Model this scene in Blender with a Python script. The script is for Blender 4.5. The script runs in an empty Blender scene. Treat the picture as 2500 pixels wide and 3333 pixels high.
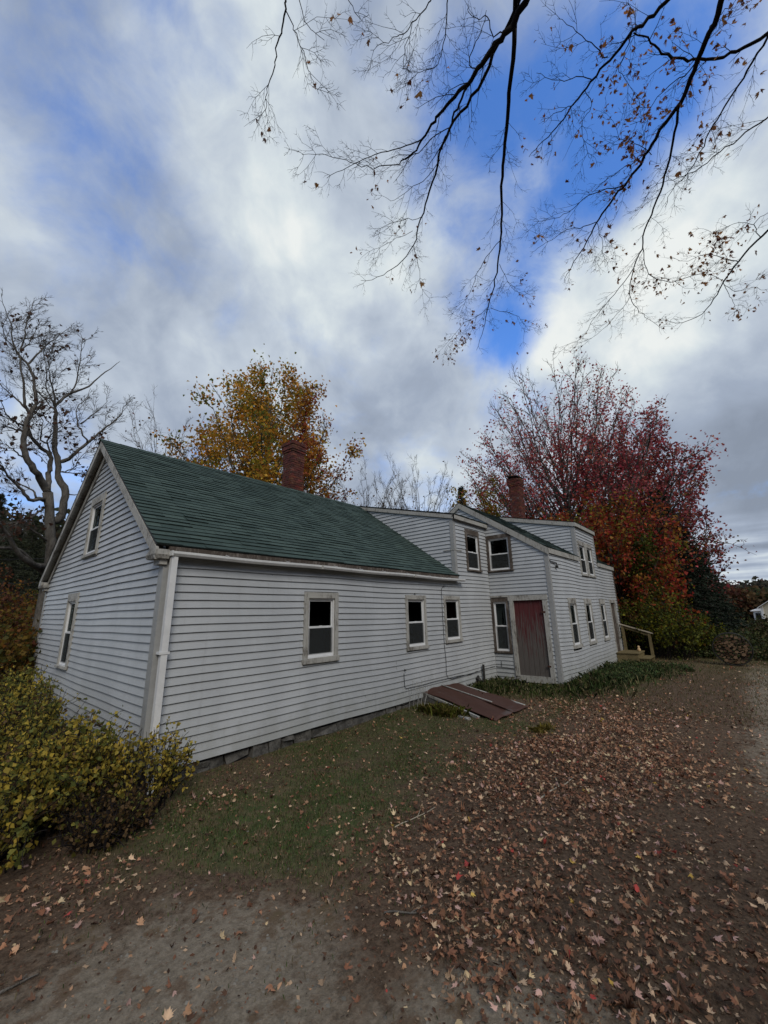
import bpy, math, random
import numpy as np
from math import radians, sin, cos, pi, tan, atan2, sqrt
random.seed(7); rng = np.random.default_rng(7)
S = bpy.context.scene
COL = S.collection
def A3(*a): return np.array(a, float)

# ---------------------------------------------------------------- camera
CF = 1292.92
_y, _p, _r = radians(49.217), radians(14.202), radians(-1.112)
FW = A3(sin(_y)*cos(_p), cos(_y)*cos(_p), sin(_p))
_rt = A3(cos(_y), -sin(_y), 0); _up = np.cross(_rt, FW)
RT = _rt*cos(_r)+_up*sin(_r); UP = -_rt*sin(_r)+_up*cos(_r)
CP = A3(-2.023, -5.489, 2.072)
cam = bpy.data.cameras.new('camera'); co = bpy.data.objects.new('camera', cam); COL.objects.link(co)
from mathutils import Matrix, Vector
co.matrix_world = Matrix(((RT[0], UP[0], -FW[0], CP[0]), (RT[1], UP[1], -FW[1], CP[1]), (RT[2], UP[2], -FW[2], CP[2]), (0, 0, 0, 1)))
cam.sensor_fit = 'HORIZONTAL'; cam.sensor_width = 36; cam.lens = 36*CF/2500
cam.clip_start = .05; cam.clip_end = 2000
S.camera = co

def ray(px, py):                      # survey helper: direction in which a point of the place is seen
    d = FW*CF+RT*(px-1250)+UP*(1666.5-py); return d/np.linalg.norm(d)
def at(px, py, D):                    # a point at horizontal distance D
    d = ray(px, py); return CP+d*D/np.hypot(d[0], d[1])
def on(px, py, ax, v):                # a point on the plane axis = v
    d = ray(px, py); return CP+d*(v-CP[ax])/d[ax]

# ---------------------------------------------------------------- world
SUN_EL, SUN_AZ = radians(40), atan2(-.62, -1.0)
W = bpy.data.worlds.new('World'); S.world = W; W.use_nodes = True
nt = W.node_tree; nt.nodes.clear()
def N(t, **k):
    n = nt.nodes.new(t)
    for a, b in k.items(): setattr(n, a, b)
    return n
def LK(a, b): nt.links.new(a, b)
def M_(op, a, b=None, c=None, clamp=False):
    n = N('ShaderNodeMath', operation=op); n.use_clamp = clamp
    for i, v in enumerate((a, b, c)):
        if v is None: continue
        if isinstance(v, (int, float)): n.inputs[i].default_value = v
        else: LK(v, n.inputs[i])
    return n.outputs[0]
def MR(v, a, b, c=0., d=1., smooth=True):
    n = N('ShaderNodeMapRange'); n.interpolation_type = 'SMOOTHSTEP' if smooth else 'LINEAR'
    LK(v, n.inputs[0])
    for i, q in enumerate((a, b, c, d)): n.inputs[i+1].default_value = q
    return n.outputs[0]
def VM(op, a, b=None, s=None):
    n = N('ShaderNodeVectorMath', operation=op)
    for i, v in enumerate((a, b)):
        if v is None: continue
        if isinstance(v, (tuple, list, np.ndarray)): n.inputs[i].default_value = tuple(float(q) for q in v)
        else: LK(v, n.inputs[i])
    if s is not None:
        if isinstance(s, (int, float)): n.inputs[3].default_value = s
        else: LK(s, n.inputs[3])
    return n
def NOI(vec, scale, detail=6, rough=.55, dist=0., col=False):
    n = N('ShaderNodeTexNoise'); LK(vec, n.inputs['Vector'])
    n.inputs['Scale'].default_value = scale; n.inputs['Detail'].default_value = detail
    n.inputs['Roughness'].default_value = rough; n.inputs['Distortion'].default_value = dist
    return n.outputs['Color' if col else 'Fac']
def MIX(f, a, b):
    n = N('ShaderNodeMix', data_type='RGBA')
    if isinstance(f, (int, float)): n.inputs[0].default_value = f
    else: LK(f, n.inputs[0])
    for i, v in ((6, a), (7, b)):
        if isinstance(v, (tuple, list)): n.inputs[i].default_value = (*v[:3], 1)
        else: LK(v, n.inputs[i])
    return n.outputs[2]
tc = N('ShaderNodeTexCoord'); D0 = tc.outputs['Generated']
sky = N('ShaderNodeTexSky', sky_type='NISHITA'); sky.sun_disc = False
sky.sun_elevation = SUN_EL; sky.sun_rotation = SUN_AZ; sky.air_density = 1.0; sky.ozone_density = 2.5; sky.dust_density = .4
sep = N('ShaderNodeSeparateXYZ'); LK(D0, sep.inputs[0])
zz = M_('ADD', M_('MAXIMUM', sep.outputs[2], 0.0), .10)
cmb = N('ShaderNodeCombineXYZ'); LK(M_('DIVIDE', sep.outputs[0], zz), cmb.inputs[0]); LK(M_('DIVIDE', sep.outputs[1], zz), cmb.inputs[1]); cmb.inputs[2].default_value = 3.3
PL = cmb.outputs[0]
warp = VM('SCALE', VM('SUBTRACT', NOI(D0, 2.2, 3, .5, 0, True), (.5, .5, .5)).outputs[0], s=.34).outputs[0]
DW = VM('ADD', D0, warp).outputs[0]
def blob(px, py, r0, r1):
    dd = VM('DISTANCE', DW, ray(px, py)).outputs['Value']
    return MR(dd, r1, r0, 0., 1.)
def fld(items, start):
    acc = start
    for px, py, r0, r1, w in items: acc = M_('ADD', acc, M_('MULTIPLY', blob(px, py, r0, r1), w))
    return acc
cov_n = NOI(PL, 1.15, 7, .55, .15); cov_n2 = NOI(PL, 3.4, 5, .5, .1); cov_n3 = NOI(D0, 5.5, 7, .58, .3); br_n3 = NOI(D0, 4.2, 6, .52, .4); br_n4 = NOI(D0, 11., 5, .55, .5)
# gaps in the cloud deck (clear blue) and where it is thick
cov = fld([(1720, 560, .02, .36, -.60), (1600, 900, .02, .22, -.50), (1800, 200, .02, .26, -.36), (2220, 300, .03, .22, -.32), (2080, 420, .02, .2, -.30),
           (1640, 1030, .0, .15, -.30), (420, 180, .0, .24, -.42), (700, 60, .0, .18, -.25), (560, 640, .0, .26, -.16), (700, 930, .0, .2, -.12), (100, 800, .0, .2, -.08), (1300, 700, .0, .15, -.1),
           (2100, 1000, .05, .4, .35), (1100, 1000, .05, .5, .2), (2300, 1500, .1, .5, .3), (900, 200, .05, .3, .1), (60, 1700, .0, .18, -.25)],
          M_('ADD', M_('MULTIPLY', M_('SUBTRACT', cov_n, .5), 1.5), M_('ADD', M_('MULTIPLY', M_('SUBTRACT', cov_n2, .5), .55), M_('ADD', M_('MULTIPLY', M_('SUBTRACT', cov_n3, .5), 1.9), .93))))
covm = MR(cov, -.12, 1.02, 0., 1.)
br_n = NOI(VM('ADD', PL, (5.3, 2.1, 0)).outputs[0], 1.0, 5, .5, .2)
br = fld([(560, 340, .0, .30, .22), (80, 640, .0, .30, .36), (1000, 760, .0, .34, .14), (780, 1060, .0, .26, .22), (1250, 1050, .0, .26, .34), (2200, 800, .05, .5, .27), (2480, 1000, .0, .4, .18),
          (1950, 1100, .05, .4, .30), (1350, 1400, .0, .2, .18), (1000, 1330, .0, .2, .2), (300, 1150, .0, .25, .2),
          (1500, 60, .0, .35, .02), (200, 150, .05, .4, -.12), (500, 620, .0, .24, -.20), (800, 900, .0, .2, -.15), (350, 880, .0, .25, -.14), (1180, 1230, .0, .24, -.14), (1400, 1180, .0, .16, -.16),
          (2250, 1300, .05, .30, -.30), (2450, 1600, .05, .28, -.34), (2400, 1420, .0, .2, -.1), (60, 1000, .0, .2, -.12), (1280, 200, .0, .3, -.08)],
         M_('ADD', M_('MULTIPLY', M_('SUBTRACT', br_n, .5), .7), M_('ADD', M_('ADD', M_('MULTIPLY', M_('SUBTRACT', br_n3, .5), 1.3), M_('MULTIPLY', M_('SUBTRACT', br_n4, .5), .45)), .44)))
# low bright streaks between cloud bands near the horizon
strk = M_('MULTIPLY', MR(sep.outputs[2], .19, .10), MR(sep.outputs[2], .0, .05))
mp = N('ShaderNodeMapping'); mp.inputs['Scale'].default_value = (1.6, 1.6, 22); LK(D0, mp.inputs[0])
br = M_('ADD', br, M_('MULTIPLY', M_('MULTIPLY', strk, M_('SUBTRACT', NOI(mp.outputs[0], 2.0, 4, .5), .36)), 2.8))
ramp = N('ShaderNodeValToRGB'); LK(br, ramp.inputs[0])
cr = ramp.color_ramp; cr.elements[0].position = .0; cr.elements[0].color = (.225, .265, .335, 1); cr.elements[1].position = 1.0; cr.elements[1].color = (.74, .77, .76, 1)
for p_, c_ in ((.35, (.315, .370, .465)), (.62, (.455, .515, .595)), (.82, (.60, .66, .69))):
    e = cr.elements.new(p_); e.color = (*c_, 1)
cloud = VM('SCALE', ramp.outputs[0], s=8.5).outputs[0]
skyc = VM('MULTIPLY', sky.outputs[0], (.90, 1.42, 2.15)).outputs[0]
bg = N('ShaderNodeBackground'); bg.inputs[1].default_value = .1
LK(MIX(covm, skyc, cloud), bg.inputs[0])
wo = N('ShaderNodeOutputWorld'); LK(bg.outputs[0], wo.inputs[0])

sl = bpy.data.lights.new('sun', 'SUN'); sl.energy = 1.5; sl.angle = radians(28); sl.color = (1, .93, .82)
so = bpy.data.objects.new('sun', sl); COL.objects.link(so)
sd = Vector((sin(SUN_AZ)*cos(SUN_EL), cos(SUN_AZ)*cos(SUN_EL), sin(SUN_EL)))
so.rotation_euler = sd.to_track_quat('Z', 'Y').to_euler(); so.location = (0, 0, 30)
S.view_settings.view_transform = 'Standard'; S.view_settings.look = 'None'; S.view_settings.exposure = .42; S.view_settings.gamma = 1
S.render.resolution_x = 768; S.render.resolution_y = 1024

# ---------------------------------------------------------------- materials
def mat(name, build):
    global nt
    m = bpy.data.materials.new(name); m.use_nodes = True; nt = m.node_tree; nt.nodes.clear()
    o = N('ShaderNodeOutputMaterial'); LK(build(), o.inputs[0]); return m
def PB(color, rough=.7, bump=None, bs=.3, bd=.01, spec=.3, metal=0., trans=0.):
    b = N('ShaderNodeBsdfPrincipled')
    if isinstance(color, (tuple, list)): b.inputs['Base Color'].default_value = (*color[:3], 1)
    else: LK(color, b.inputs['Base Color'])
    if isinstance(rough, (int, float)): b.inputs['Roughness'].default_value = rough
    else: LK(rough, b.inputs['Roughness'])
    b.inputs['Specular IOR Level'].default_value = spec; b.inputs['Metallic'].default_value = metal
    if bump is not None:
        bn = N('ShaderNodeBump'); bn.inputs['Strength'].default_value = bs; bn.inputs['Distance'].default_value = bd
        LK(bump, bn.inputs['Height']); LK(bn.outputs[0], b.inputs['Normal'])
    return b.outputs[0]
def OBJ(): return N('ShaderNodeTexCoord').outputs['Object']
def SC(v, x, y, z):
    m = N('ShaderNodeMapping'); m.inputs['Scale'].default_value = (x, y, z); LK(v, m.inputs[0]); return m.outputs[0]
def m_siding():
    o = N('ShaderNodeNewGeometry').outputs['Position']
    st = NOI(SC(o, 1.2, 1.2, .5), 1.3, 5, .6); fine = NOI(SC(o, 3, 3, 30), 2., 4, .6); drip = NOI(SC(o, 9, 9, .7), 1.5, 4, .6)
    c = MIX(MR(st, .35, .7), (.350, .368, .386), (.404, .424, .443))
    c = MIX(M_('MULTIPLY', MR(fine, .5, .8), .35), c, (.30, .30, .295))
    c = MIX(M_('MULTIPLY', MR(drip, .56, .8), .4), c, (.235, .24, .245))
    sz_ = N('ShaderNodeSeparateXYZ'); LK(o, sz_.inputs[0]); dirt = M_('MULTIPLY', MR(M_('ADD', sz_.outputs[2], M_('MULTIPLY', NOI(SC(o, 1.5, 1.5, .8), 2.2, 5, .7), 1.1)), 1.35, .75, 0, 1), .42); c = MIX(dirt, c, (.19, .195, .165))
    stain = NOI(SC(o, 2.2, 2.2, .55), 2.1, 6, .75); c = MIX(MR(stain, .60, .78, 0, .45), c, (.24, .245, .225))
    spots = NOI(o, 30, 3, .7); c = MIX(MR(spots, .72, .8, 0, .5), c, (.22, .22, .2))
    return PB(c, .45, NOI(SC(o, 2, 2, 40), 6, 3, .5), .12, .004, .35)
def m_trim(base, wood, amt, sx=1.):
    def f():
        o = N('ShaderNodeNewGeometry').outputs['Position']
        w = NOI(SC(o, 14, 14, 3), 2.2, 6, .7); big = NOI(o, 3.1, 4, .6); g = NOI(SC(o, 40, 40, 5), 3, 4, .7)
        k = MR(M_('ADD', M_('MULTIPLY', w, .55), M_('MULTIPLY', big, .45)), amt-.09, amt+.07)
        wd = MIX(g, tuple(q*.5 for q in wood), tuple(q*1.35 for q in wood))
        c = MIX(k, wd, MIX(g, tuple(q*.75 for q in base), base))
        return PB(c, .75, M_('ADD', M_('MULTIPLY', g, .5), k), .5, .006, .2)
    return f
def m_shingle():
    uv = N('ShaderNodeTexCoord').outputs['UV']
    bt = N('ShaderNodeTexBrick'); LK(uv, bt.inputs['Vector'])
    bt.inputs['Scale'].default_value = 1.; bt.inputs['Brick Width'].default_value = .31; bt.inputs['Row Height'].default_value = .128
    bt.inputs['Mortar Size'].default_value = .0035; bt.inputs['Mortar Smooth'].default_value = .2; bt.inputs['Bias'].default_value = .05
    bt.offset = .38; bt.inputs['Color1'].default_value = (.013, .027, .024, 1); bt.inputs['Color2'].default_value = (.045, .070, .060, 1); bt.inputs['Mortar'].default_value = (.008, .016, .015, 1)
    big = NOI(SC(uv, 1.2, 1.2, 1), 1.4, 5, .6); gr = NOI(uv, 260, 2, .8); md = NOI(SC(uv, 3, 8, 1), 1., 3, .5)
    c = MIX(M_('MULTIPLY', MR(big, .35, .7), .35), bt.outputs[0], (.050, .078, .072))
    c = MIX(M_('MULTIPLY', MR(md, .4, .7), .18), c, (.026, .046, .042))
    c = MIX(M_('MULTIPLY', gr, .25), c, (.13, .17, .16))
    return PB(c, .9, M_('ADD', M_('MULTIPLY', gr, .4), bt.outputs['Fac']), .5, .004, .15)
def m_brick():
    a = N('ShaderNodeAttribute'); a.attribute_name = 'Col'
    o = N('ShaderNodeNewGeometry').outputs['Position']; n = NOI(o, 38, 5, .7); n2 = NOI(o, 5, 4, .6)
    c = MIX(M_('MULTIPLY', n, .6), a.outputs[0], (.05, .025, .022)); c = MIX(MR(n2, .6, .75, 0, .55), c, (.16, .12, .11))
    return PB(c, .9, n, .6, .006, .2)
def m_attr(rough=.7, trans=0., spec=.2, var=.35, sc=25):
    def f():
        a = N('ShaderNodeAttribute'); a.attribute_name = 'Col'
        o = N('ShaderNodeNewGeometry').outputs['Position']; n = NOI(o, sc, 4, .6)
        c = MIX(M_('MULTIPLY', n, var), a.outputs[0], VM('SCALE', a.outputs[0], s=.3).outputs[0])
        p = PB(c, rough, None, spec=spec)
        if trans > 0:
            t = N('ShaderNodeBsdfTranslucent'); LK(c, t.inputs[0]); mx = N('ShaderNodeMixShader'); mx.inputs[0].default_value = trans
            LK(p, mx.inputs[1]); LK(t.outputs[0], mx.inputs[2]); return mx.outputs[0]
        return p
    return f
def m_plain(c1, c2, sc=8, rough=.7, bs=.3, spec=.3, stretch=(1, 1, 1), metal=0., bd=.005):
    def f():
        o = N('ShaderNodeNewGeometry').outputs['Position']; n = NOI(SC(o, *stretch), sc, 6, .65); n2 = NOI(SC(o, *stretch), sc*4.3, 3, .7)
        return PB(MIX(MR(M_('ADD', M_('MULTIPLY', n, .7), M_('MULTIPLY', n2, .3)), .3, .7), c1, c2), rough, n2, bs, bd, spec, metal)
    return f
def m_glass():
    fr = N('ShaderNodeFresnel'); fr.inputs[0].default_value = 1.55
    g = N('ShaderNodeBsdfGlossy'); g.inputs['Roughness'].default_value = .015; g.inputs[0].default_value = (.9, .95, .97, 1)
    o = N('ShaderNodeNewGeometry').outputs['Position']; bn = N('ShaderNodeBump'); bn.inputs['Strength'].default_value = .15; bn.inputs['Distance'].default_value = .01
    LK(NOI(o, 3., 2, .5), bn.inputs['Height']); LK(bn.outputs[0], g.inputs['Normal']); 
    t = N('ShaderNodeBsdfTransparent'); t.inputs[0].default_value = (.55, .58, .58, 1)
    mx = N('ShaderNodeMixShader'); gb_ = N('ShaderNodeNewGeometry'); LK(M_('MULTIPLY', fr.outputs[0], M_('SUBTRACT', 1., gb_.outputs['Backfacing'])), mx.inputs[0]); LK(t.outputs[0], mx.inputs[1]); LK(g.outputs[0], mx.inputs[2]); return mx.outputs[0]
def m_reddoor():
    o = N('ShaderNodeNewGeometry').outputs['Position']; s = N('ShaderNodeSeparateXYZ'); LK(o, s.inputs[0])
    st = NOI(SC(o, 22, 22, 1.1), 2., 6, .7); g = NOI(SC(o, 60, 60, 3), 2, 4, .7)
    pl_ = MR(M_('ADD', M_('MULTIPLY', s.outputs[2], .34), M_('MULTIPLY', M_('SUBTRACT', st, .5), 1.9)), .34, .70)
    c = MIX(pl_, MIX(g, (.045, .040, .038), (.15, .135, .125)), MIX(g, (.050, .012, .014), (.120, .032, .034)))
    return PB(c, .8, g, .6, .006, .2)
def m_rust():
    o = N('ShaderNodeNewGeometry').outputs['Position']; a = NOI(o, 4, 6, .7); b = NOI(o, 30, 4, .7); c3 = NOI(o, 2.2, 3, .5)
    c = MIX(a, (.050, .024, .017), (.098, .044, .030)); c = MIX(M_('MULTIPLY', b, .5), c, (.045, .018, .013)); c = MIX(MR(c3, .62, .75, 0, .7), c, (.12, .105, .10))
    return PB(c, .65, b, .4, .004, .35, .2)
def m_ground():
    a = N('ShaderNodeAttribute'); a.attribute_name = 'Col'; s = N('ShaderNodeSeparateColor'); LK(a.outputs[0], s.inputs[0])
    o = N('ShaderNodeNewGeometry').outputs['Position']
    f1 = NOI(o, 26, 8, .75); f2 = NOI(o, 70, 5, .7); f3 = NOI(o, 5, 6, .65); v = N('ShaderNodeTexVoronoi'); v.inputs['Scale'].default_value = 60; LK(o, v.inputs['Vector'])
    soil = MIX(MR(f1, .3, .7), (.045, .030, .020), (.145, .100, .068)); soil = MIX(MR(f2, .5, .75), soil, (.15, .095, .06))
    grav = MIX(MR(f1, .3, .7), (.150, .124, .092), (.27, .228, .175)); grav = MIX(MR(v.outputs['Distance'], .1, .0, 0, .8), grav, (.34, .32, .29)); grav = MIX(MR(f3, .5, .66, 0, .8), grav, (.115, .072, .046))
    grs = MIX(MR(f1, .3, .7), (.030, .044, .016), (.080, .098, .036)); grs = MIX(MR(f3, .42, .64, 0, .85), grs, (.125, .092, .054))
    far = MIX(MR(NOI(o, .35, 6, .6), .35, .65), (.07, .075, .03), (.15, .115, .068)); far = MIX(MR(NOI(o, 6, 4, .7), .4, .7, 0, .6), far, (.10, .075, .045))
    e = M_('MULTIPLY', M_('SUBTRACT', f3, .5), .9)
    c = MIX(MR(M_('ADD', s.outputs[2], M_('MULTIPLY', e, 1.7)), .3, .7), soil, grav)
    c = MIX(MR(M_('ADD', s.outputs[1], M_('MULTIPLY', e, 2.2)), .25, .8), c, grs)
    ln = N('ShaderNodeVectorMath', operation='DISTANCE'); LK(o, ln.inputs[0]); ln.inputs[1].default_value = (0, -3, 0)
    c = MIX(MR(ln.outputs['Value'], 11, 19), c, far)
    return PB(c, .95, M_('ADD', f1, M_('MULTIPLY', f2, .5)), .8, .025, .1)
MT = {}
MT['siding'] = mat('vinyl_siding', m_siding)
MT['corner'] = mat('corner_trim', m_plain((.24, .245, .245), (.30, .305, .305), 5, .5, .1))
MT['trim'] = mat('weathered_white_trim', m_trim((.36, .355, .33), (.14, .125, .11), .44))
MT['trimgray'] = mat('weathered_gray_trim', m_trim((.40, .395, .37), (.13, .118, .105), .455))
MT['trimdark'] = mat('bare_brown_trim', m_trim((.20, .175, .155), (.070, .056, .046), .56))
MT['fascia'] = mat('peeling_fascia', m_trim((.38, .375, .35), (.09, .08, .07), .43))
MT['vinylwhite'] = mat('white_window_vinyl', m_plain((.56, .57, .58), (.66, .67, .68), 6, .4, .05, .4))
MT['gutter'] = mat('white_gutter', m_plain((.50, .51, .51), (.64, .65, .65), 4, .4, .1, .4, (1, 1, 1)))
MT['shingle'] = mat('green_shingle', m_shingle)
MT['brick'] = mat('old_brick', m_brick)
MT['mortar'] = mat('mortar', m_plain((.10, .085, .08), (.19, .16, .15), 20, .95, .5))
MT['glass'] = mat('window_glass', m_glass)
def m_screen():
    d = N('ShaderNodeBsdfDiffuse'); d.inputs[0].default_value = (.055, .06, .062, 1); t = N('ShaderNodeBsdfTransparent'); mx = N('ShaderNodeMixShader'); mx.inputs[0].default_value = .45
    LK(t.outputs[0], mx.inputs[1]); LK(d.outputs[0], mx.inputs[2]); return mx.outputs[0]
MT['screen'] = mat('insect_screen', m_screen)
MT['reddoor'] = mat('red_door_wood', m_reddoor)
MT['rust'] = mat('rusty_sheet', m_rust)
MT['stone'] = mat('fieldstone', m_plain((.035, .034, .032), (.13, .125, .115), 6, .9, .7, .2, bd=.03))
MT['dark'] = mat('painted_dark_interior', m_plain((.02, .02, .02), (.03, .03, .03), 3, .9, 0))  # near-black colour stands in for the darkness of unlit rooms
MT['darkmetal'] = mat('dark_metal', m_plain((.012, .012, .012), (.035, .033, .03), 12, .6, .2))
MT['cable'] = mat('black_cable', m_plain((.012, .012, .014), (.03, .03, .03), 12, .6, .1))
MT['bark'] = mat('gray_bark', m_plain((.045, .040, .036), (.15, .138, .122), 7, .95, .9, .1, (1, 1, .35), bd=.04))
MT['twig'] = mat('dark_twig', m_plain((.008, .007, .008), (.022, .018, .017), 14, .9, .2, .1))
MT['leafT'] = mat('autumn_leaf', m_attr(.6, .5, .2, .25, 9))
MT['leafG'] = mat('fallen_leaf', m_attr(.75, .08, .15, .5, 45))
MT['needle'] = mat('spruce_needle', m_attr(.7, .1, .2, .4, 6))
MT['grass'] = mat('grass_blade', m_attr(.7, .25, .2, .3, 12))
MT['ground'] = mat('yard_ground', m_ground)
MT['ptwood'] = mat('treated_lumber', m_plain((.10, .080, .040), (.19, .150, .078), 9, .8, .3, .2, (1, 1, 1)))
MT['ptrail'] = mat('pale_lumber', m_plain((.30, .26, .20), (.42, .37, .29), 9, .8, .3, .2))
MT['curtain'] = mat('curtain_cloth', m_plain((.24, .25, .24), (.36, .37, .35), 9, .9, .2))
MT['gourd'] = mat('tan_gourd', m_plain((.42, .29, .15), (.55, .40, .23), 9, .6, .2))
MT['logend'] = mat('log_wood', m_attr(.85, 0, .1, .5, 30))
MT['beige'] = mat('beige_siding', m_plain((.50, .46, .36), (.58, .53, .42), 1, .7, .1, .2, (1, 1, 14)))
MT['bluegray'] = mat('bluegray_siding', m_plain((.38, .42, .48), (.48, .52, .58), 1, .7, .1, .2, (1, 1, 14)))
MT['whitepaint'] = mat('white_paint', m_plain((.66, .66, .66), (.78, .78, .78), 3, .6, .1))
MT['grayroof'] = mat('gray_roof', m_plain((.09, .09, .095), (.15, .15, .16), 4, .9, .3))

# ---------------------------------------------------------------- object helpers
def tag(o, label=None, cat=None, group=None, kind=None):
    if label: o['label'] = label
    if cat: o['category'] = cat
    if group: o['group'] = group
    if kind: o['kind'] = kind
    return o
def empty(name, loc, label=None, cat=None, group=None):
    o = bpy.data.objects.new(name, None); o.location = tuple(float(q) for q in loc); COL.objects.link(o); o['org'] = [float(q) for q in loc]
    return tag(o, label, cat, group)
def org(p):
    w = np.zeros(3)
    while p is not None: w += np.array(p.location); p = p.parent
    return w
def link(name, me, m, parent=None, loc=None):
    o = bpy.data.objects.new(name, me); COL.objects.link(o)
    if m is not None: me.materials.append(m)
    if parent is not None: o.parent = parent
    elif loc is not None: o.location = tuple(float(q) for q in loc)
    return o
class MB:
    def __init__(s): s.v = []; s.f = []; s.c = []; s.uv = []; s.cc = None
    def add(s, vs, fs, col=None):
        b = len(s.v); s.v += [tuple(map(float, q)) for q in vs]; s.f += [tuple(i+b for i in f) for f in fs]
        s.c += [tuple(col) if col is not None else (1, 1, 1)]*len(vs)
    def quad(s, a, b, c, d, col=None, uv=None):
        s.add([a, b, c, d], [(0, 1, 2, 3)], col)
        if uv is not None: s.uv += list(uv)
    def box(s, x0, x1, y0, y1, z0, z1, col=None, j=0.):
        vs = [(x, y, z) for x in (x0, x1) for y in (y0, y1) for z in (z0, z1)]
        if j: vs = [tuple(q+random.uniform(-j, j) for q in v) for v in vs]
        s.add(vs, [(0, 1, 3, 2), (4, 6, 7, 5), (0, 4, 5, 1), (2, 3, 7, 6), (0, 2, 6, 4), (1, 5, 7, 3)], col)
    def hexa(s, P8, col=None):          # bottom 4 then top 4
        s.add(P8, [(3, 2, 1, 0), (4, 5, 6, 7), (0, 1, 5, 4), (1, 2, 6, 5), (2, 3, 7, 6), (3, 0, 4, 7)], col)
    def bar(s, a, b, w, h, up=(0, 0, 1), col=None):
        a = np.array(a, float); b = np.array(b, float); d = b-a; d /= np.linalg.norm(d); sd = np.cross(d, up); sd /= np.linalg.norm(sd); u = np.cross(sd, d)
        r = [a+sd*x*w/2+u*y*h/2 for x, y in ((-1, -1), (1, -1), (1, 1), (-1, 1))]; t = [q+(b-a) for q in r]; s.hexa(r+t, col)
    def tube(s, pts, rad, n=6, col=None, cap=True):
        P = np.array(pts, float); k = len(P)
        if np.isscalar(rad): rad = [rad]*k
        T = np.gradient(P, axis=0); T /= (np.linalg.norm(T, axis=1)[:, None]+1e-9)
        ref = A3(.13, .21, .97) if abs(T[0][2]) < .9 else A3(.97, .13, .21)
        b = len(s.v)
        for i in range(k):
            x = np.cross(T[i], ref); x /= np.linalg.norm(x)+1e-9; y = np.cross(T[i], x)
            for q in range(n):
                an = 2*pi*q/n; v = P[i]+(x*cos(an)+y*sin(an))*rad[i]; s.v.append((float(v[0]), float(v[1]), float(v[2]))); s.c.append(tuple(col) if col is not None else (1, 1, 1))
        for i in range(k-1):
            for q in range(n):
                a0 = b+i*n+q; a1 = b+i*n+(q+1) % n; s.f.append((a0, a1, a1+n, a0+n))
        if cap: s.f.append(tuple(b+q for q in range(n))[::-1]); s.f.append(tuple(b+(k-1)*n+q for q in range(n)))
    def split_build(s, name, m, parent, k):     # every k boxes become one object
        out = []; nf = 6*k; nv = 8*k
        for i in range(0, len(s.v)//nv):
            q = MB(); q.v = s.v[i*nv:(i+1)*nv]; q.c = s.c[i*nv:(i+1)*nv]; q.f = [tuple(a-i*nv for a in f) for f in s.f[i*nf:(i+1)*nf]]; out.append(q.build(name, m, parent))
        return out
    def build(s, name, m, parent=None, loc=None, smooth=False):
        o0 = org(parent) if parent is not None else (np.array(loc, float) if loc is not None else np.zeros(3))
        V = np.array(s.v, float)-o0
        me = bpy.data.meshes.new(name); me.from_pydata(V.tolist(), [], s.f)
        if any(c != (1, 1, 1) for c in s.c[:50000]):
            at_ = me.color_attributes.new('Col', 'FLOAT_COLOR', 'POINT'); at_.data.foreach_set('color', np.hstack([np.array(s.c, float), np.ones((len(s.c), 1))]).astype('f').ravel())
        if s.uv and len(s.uv) == len(me.loops):
            u = me.uv_layers.new(name='UVMap'); u.data.foreach_set('uv', np.array(s.uv, 'f').ravel())
        if smooth: me.polygons.foreach_set('use_smooth', [True]*len(me.polygons))
        me.update(); return link(name, me, m, parent, loc)
def npmesh(name, V, K, C, m, parent=None, loc=None, faces=None, smooth=False):
    """V (n,K,3) points of n polygons of K corners each, or shared-vertex faces when given"""
    o0 = org(parent) if parent is not None else (np.array(loc, float) if loc is not None else np.zeros(3))
    if faces is None:
        n = V.shape[0]; vs = V.reshape(-1, 3)-o0; idx = np.arange(n*K); ls = np.arange(n)*K; lt = np.full(n, K)
        C = np.repeat(C, K, axis=0) if C.shape[0] == n else C
    else:
        vs = V-o0; idx = faces.ravel(); ls = np.arange(len(faces))*K; lt = np.full(len(faces), K)
    me = bpy.data.meshes.new(name); me.vertices.add(len(vs)); me.vertices.foreach_set('co', vs.astype('f').ravel())
    me.loops.add(len(idx)); me.loops.foreach_set('vertex_index', idx.astype('i')); me.polygons.add(len(ls)); me.polygons.foreach_set('loop_start', ls.astype('i')); me.polygons.foreach_set('loop_total', lt.astype('i'))
    if C is not None:
        a = me.color_attributes.new('Col', 'FLOAT_COLOR', 'POINT'); a.data.foreach_set('color', np.hstack([C, np.ones((len(C), 1))]).astype('f').ravel())
    if smooth: me.polygons.foreach_set('use_smooth', np.ones(len(ls), bool))
    me.update(calc_edges=True); return link(name, me, m, parent, loc)
def snoise(x, y, f=1., seed=0):
    r = np.random.default_rng(seed+100); o = 0*x+0*y; a = 1.
    for k in range(4):
        for q in range(3):
            an = r.uniform(0, 2*pi); ph = r.uniform(0, 6.28); fr = f*(1.9**k)*r.uniform(.8, 1.25)
            o = o+a*np.sin((x*cos(an)+y*sin(an))*fr+ph+1.3*np.sin((x*sin(an)-y*cos(an))*fr*.6+ph*2))/3
        a *= .55
    return o

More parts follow.
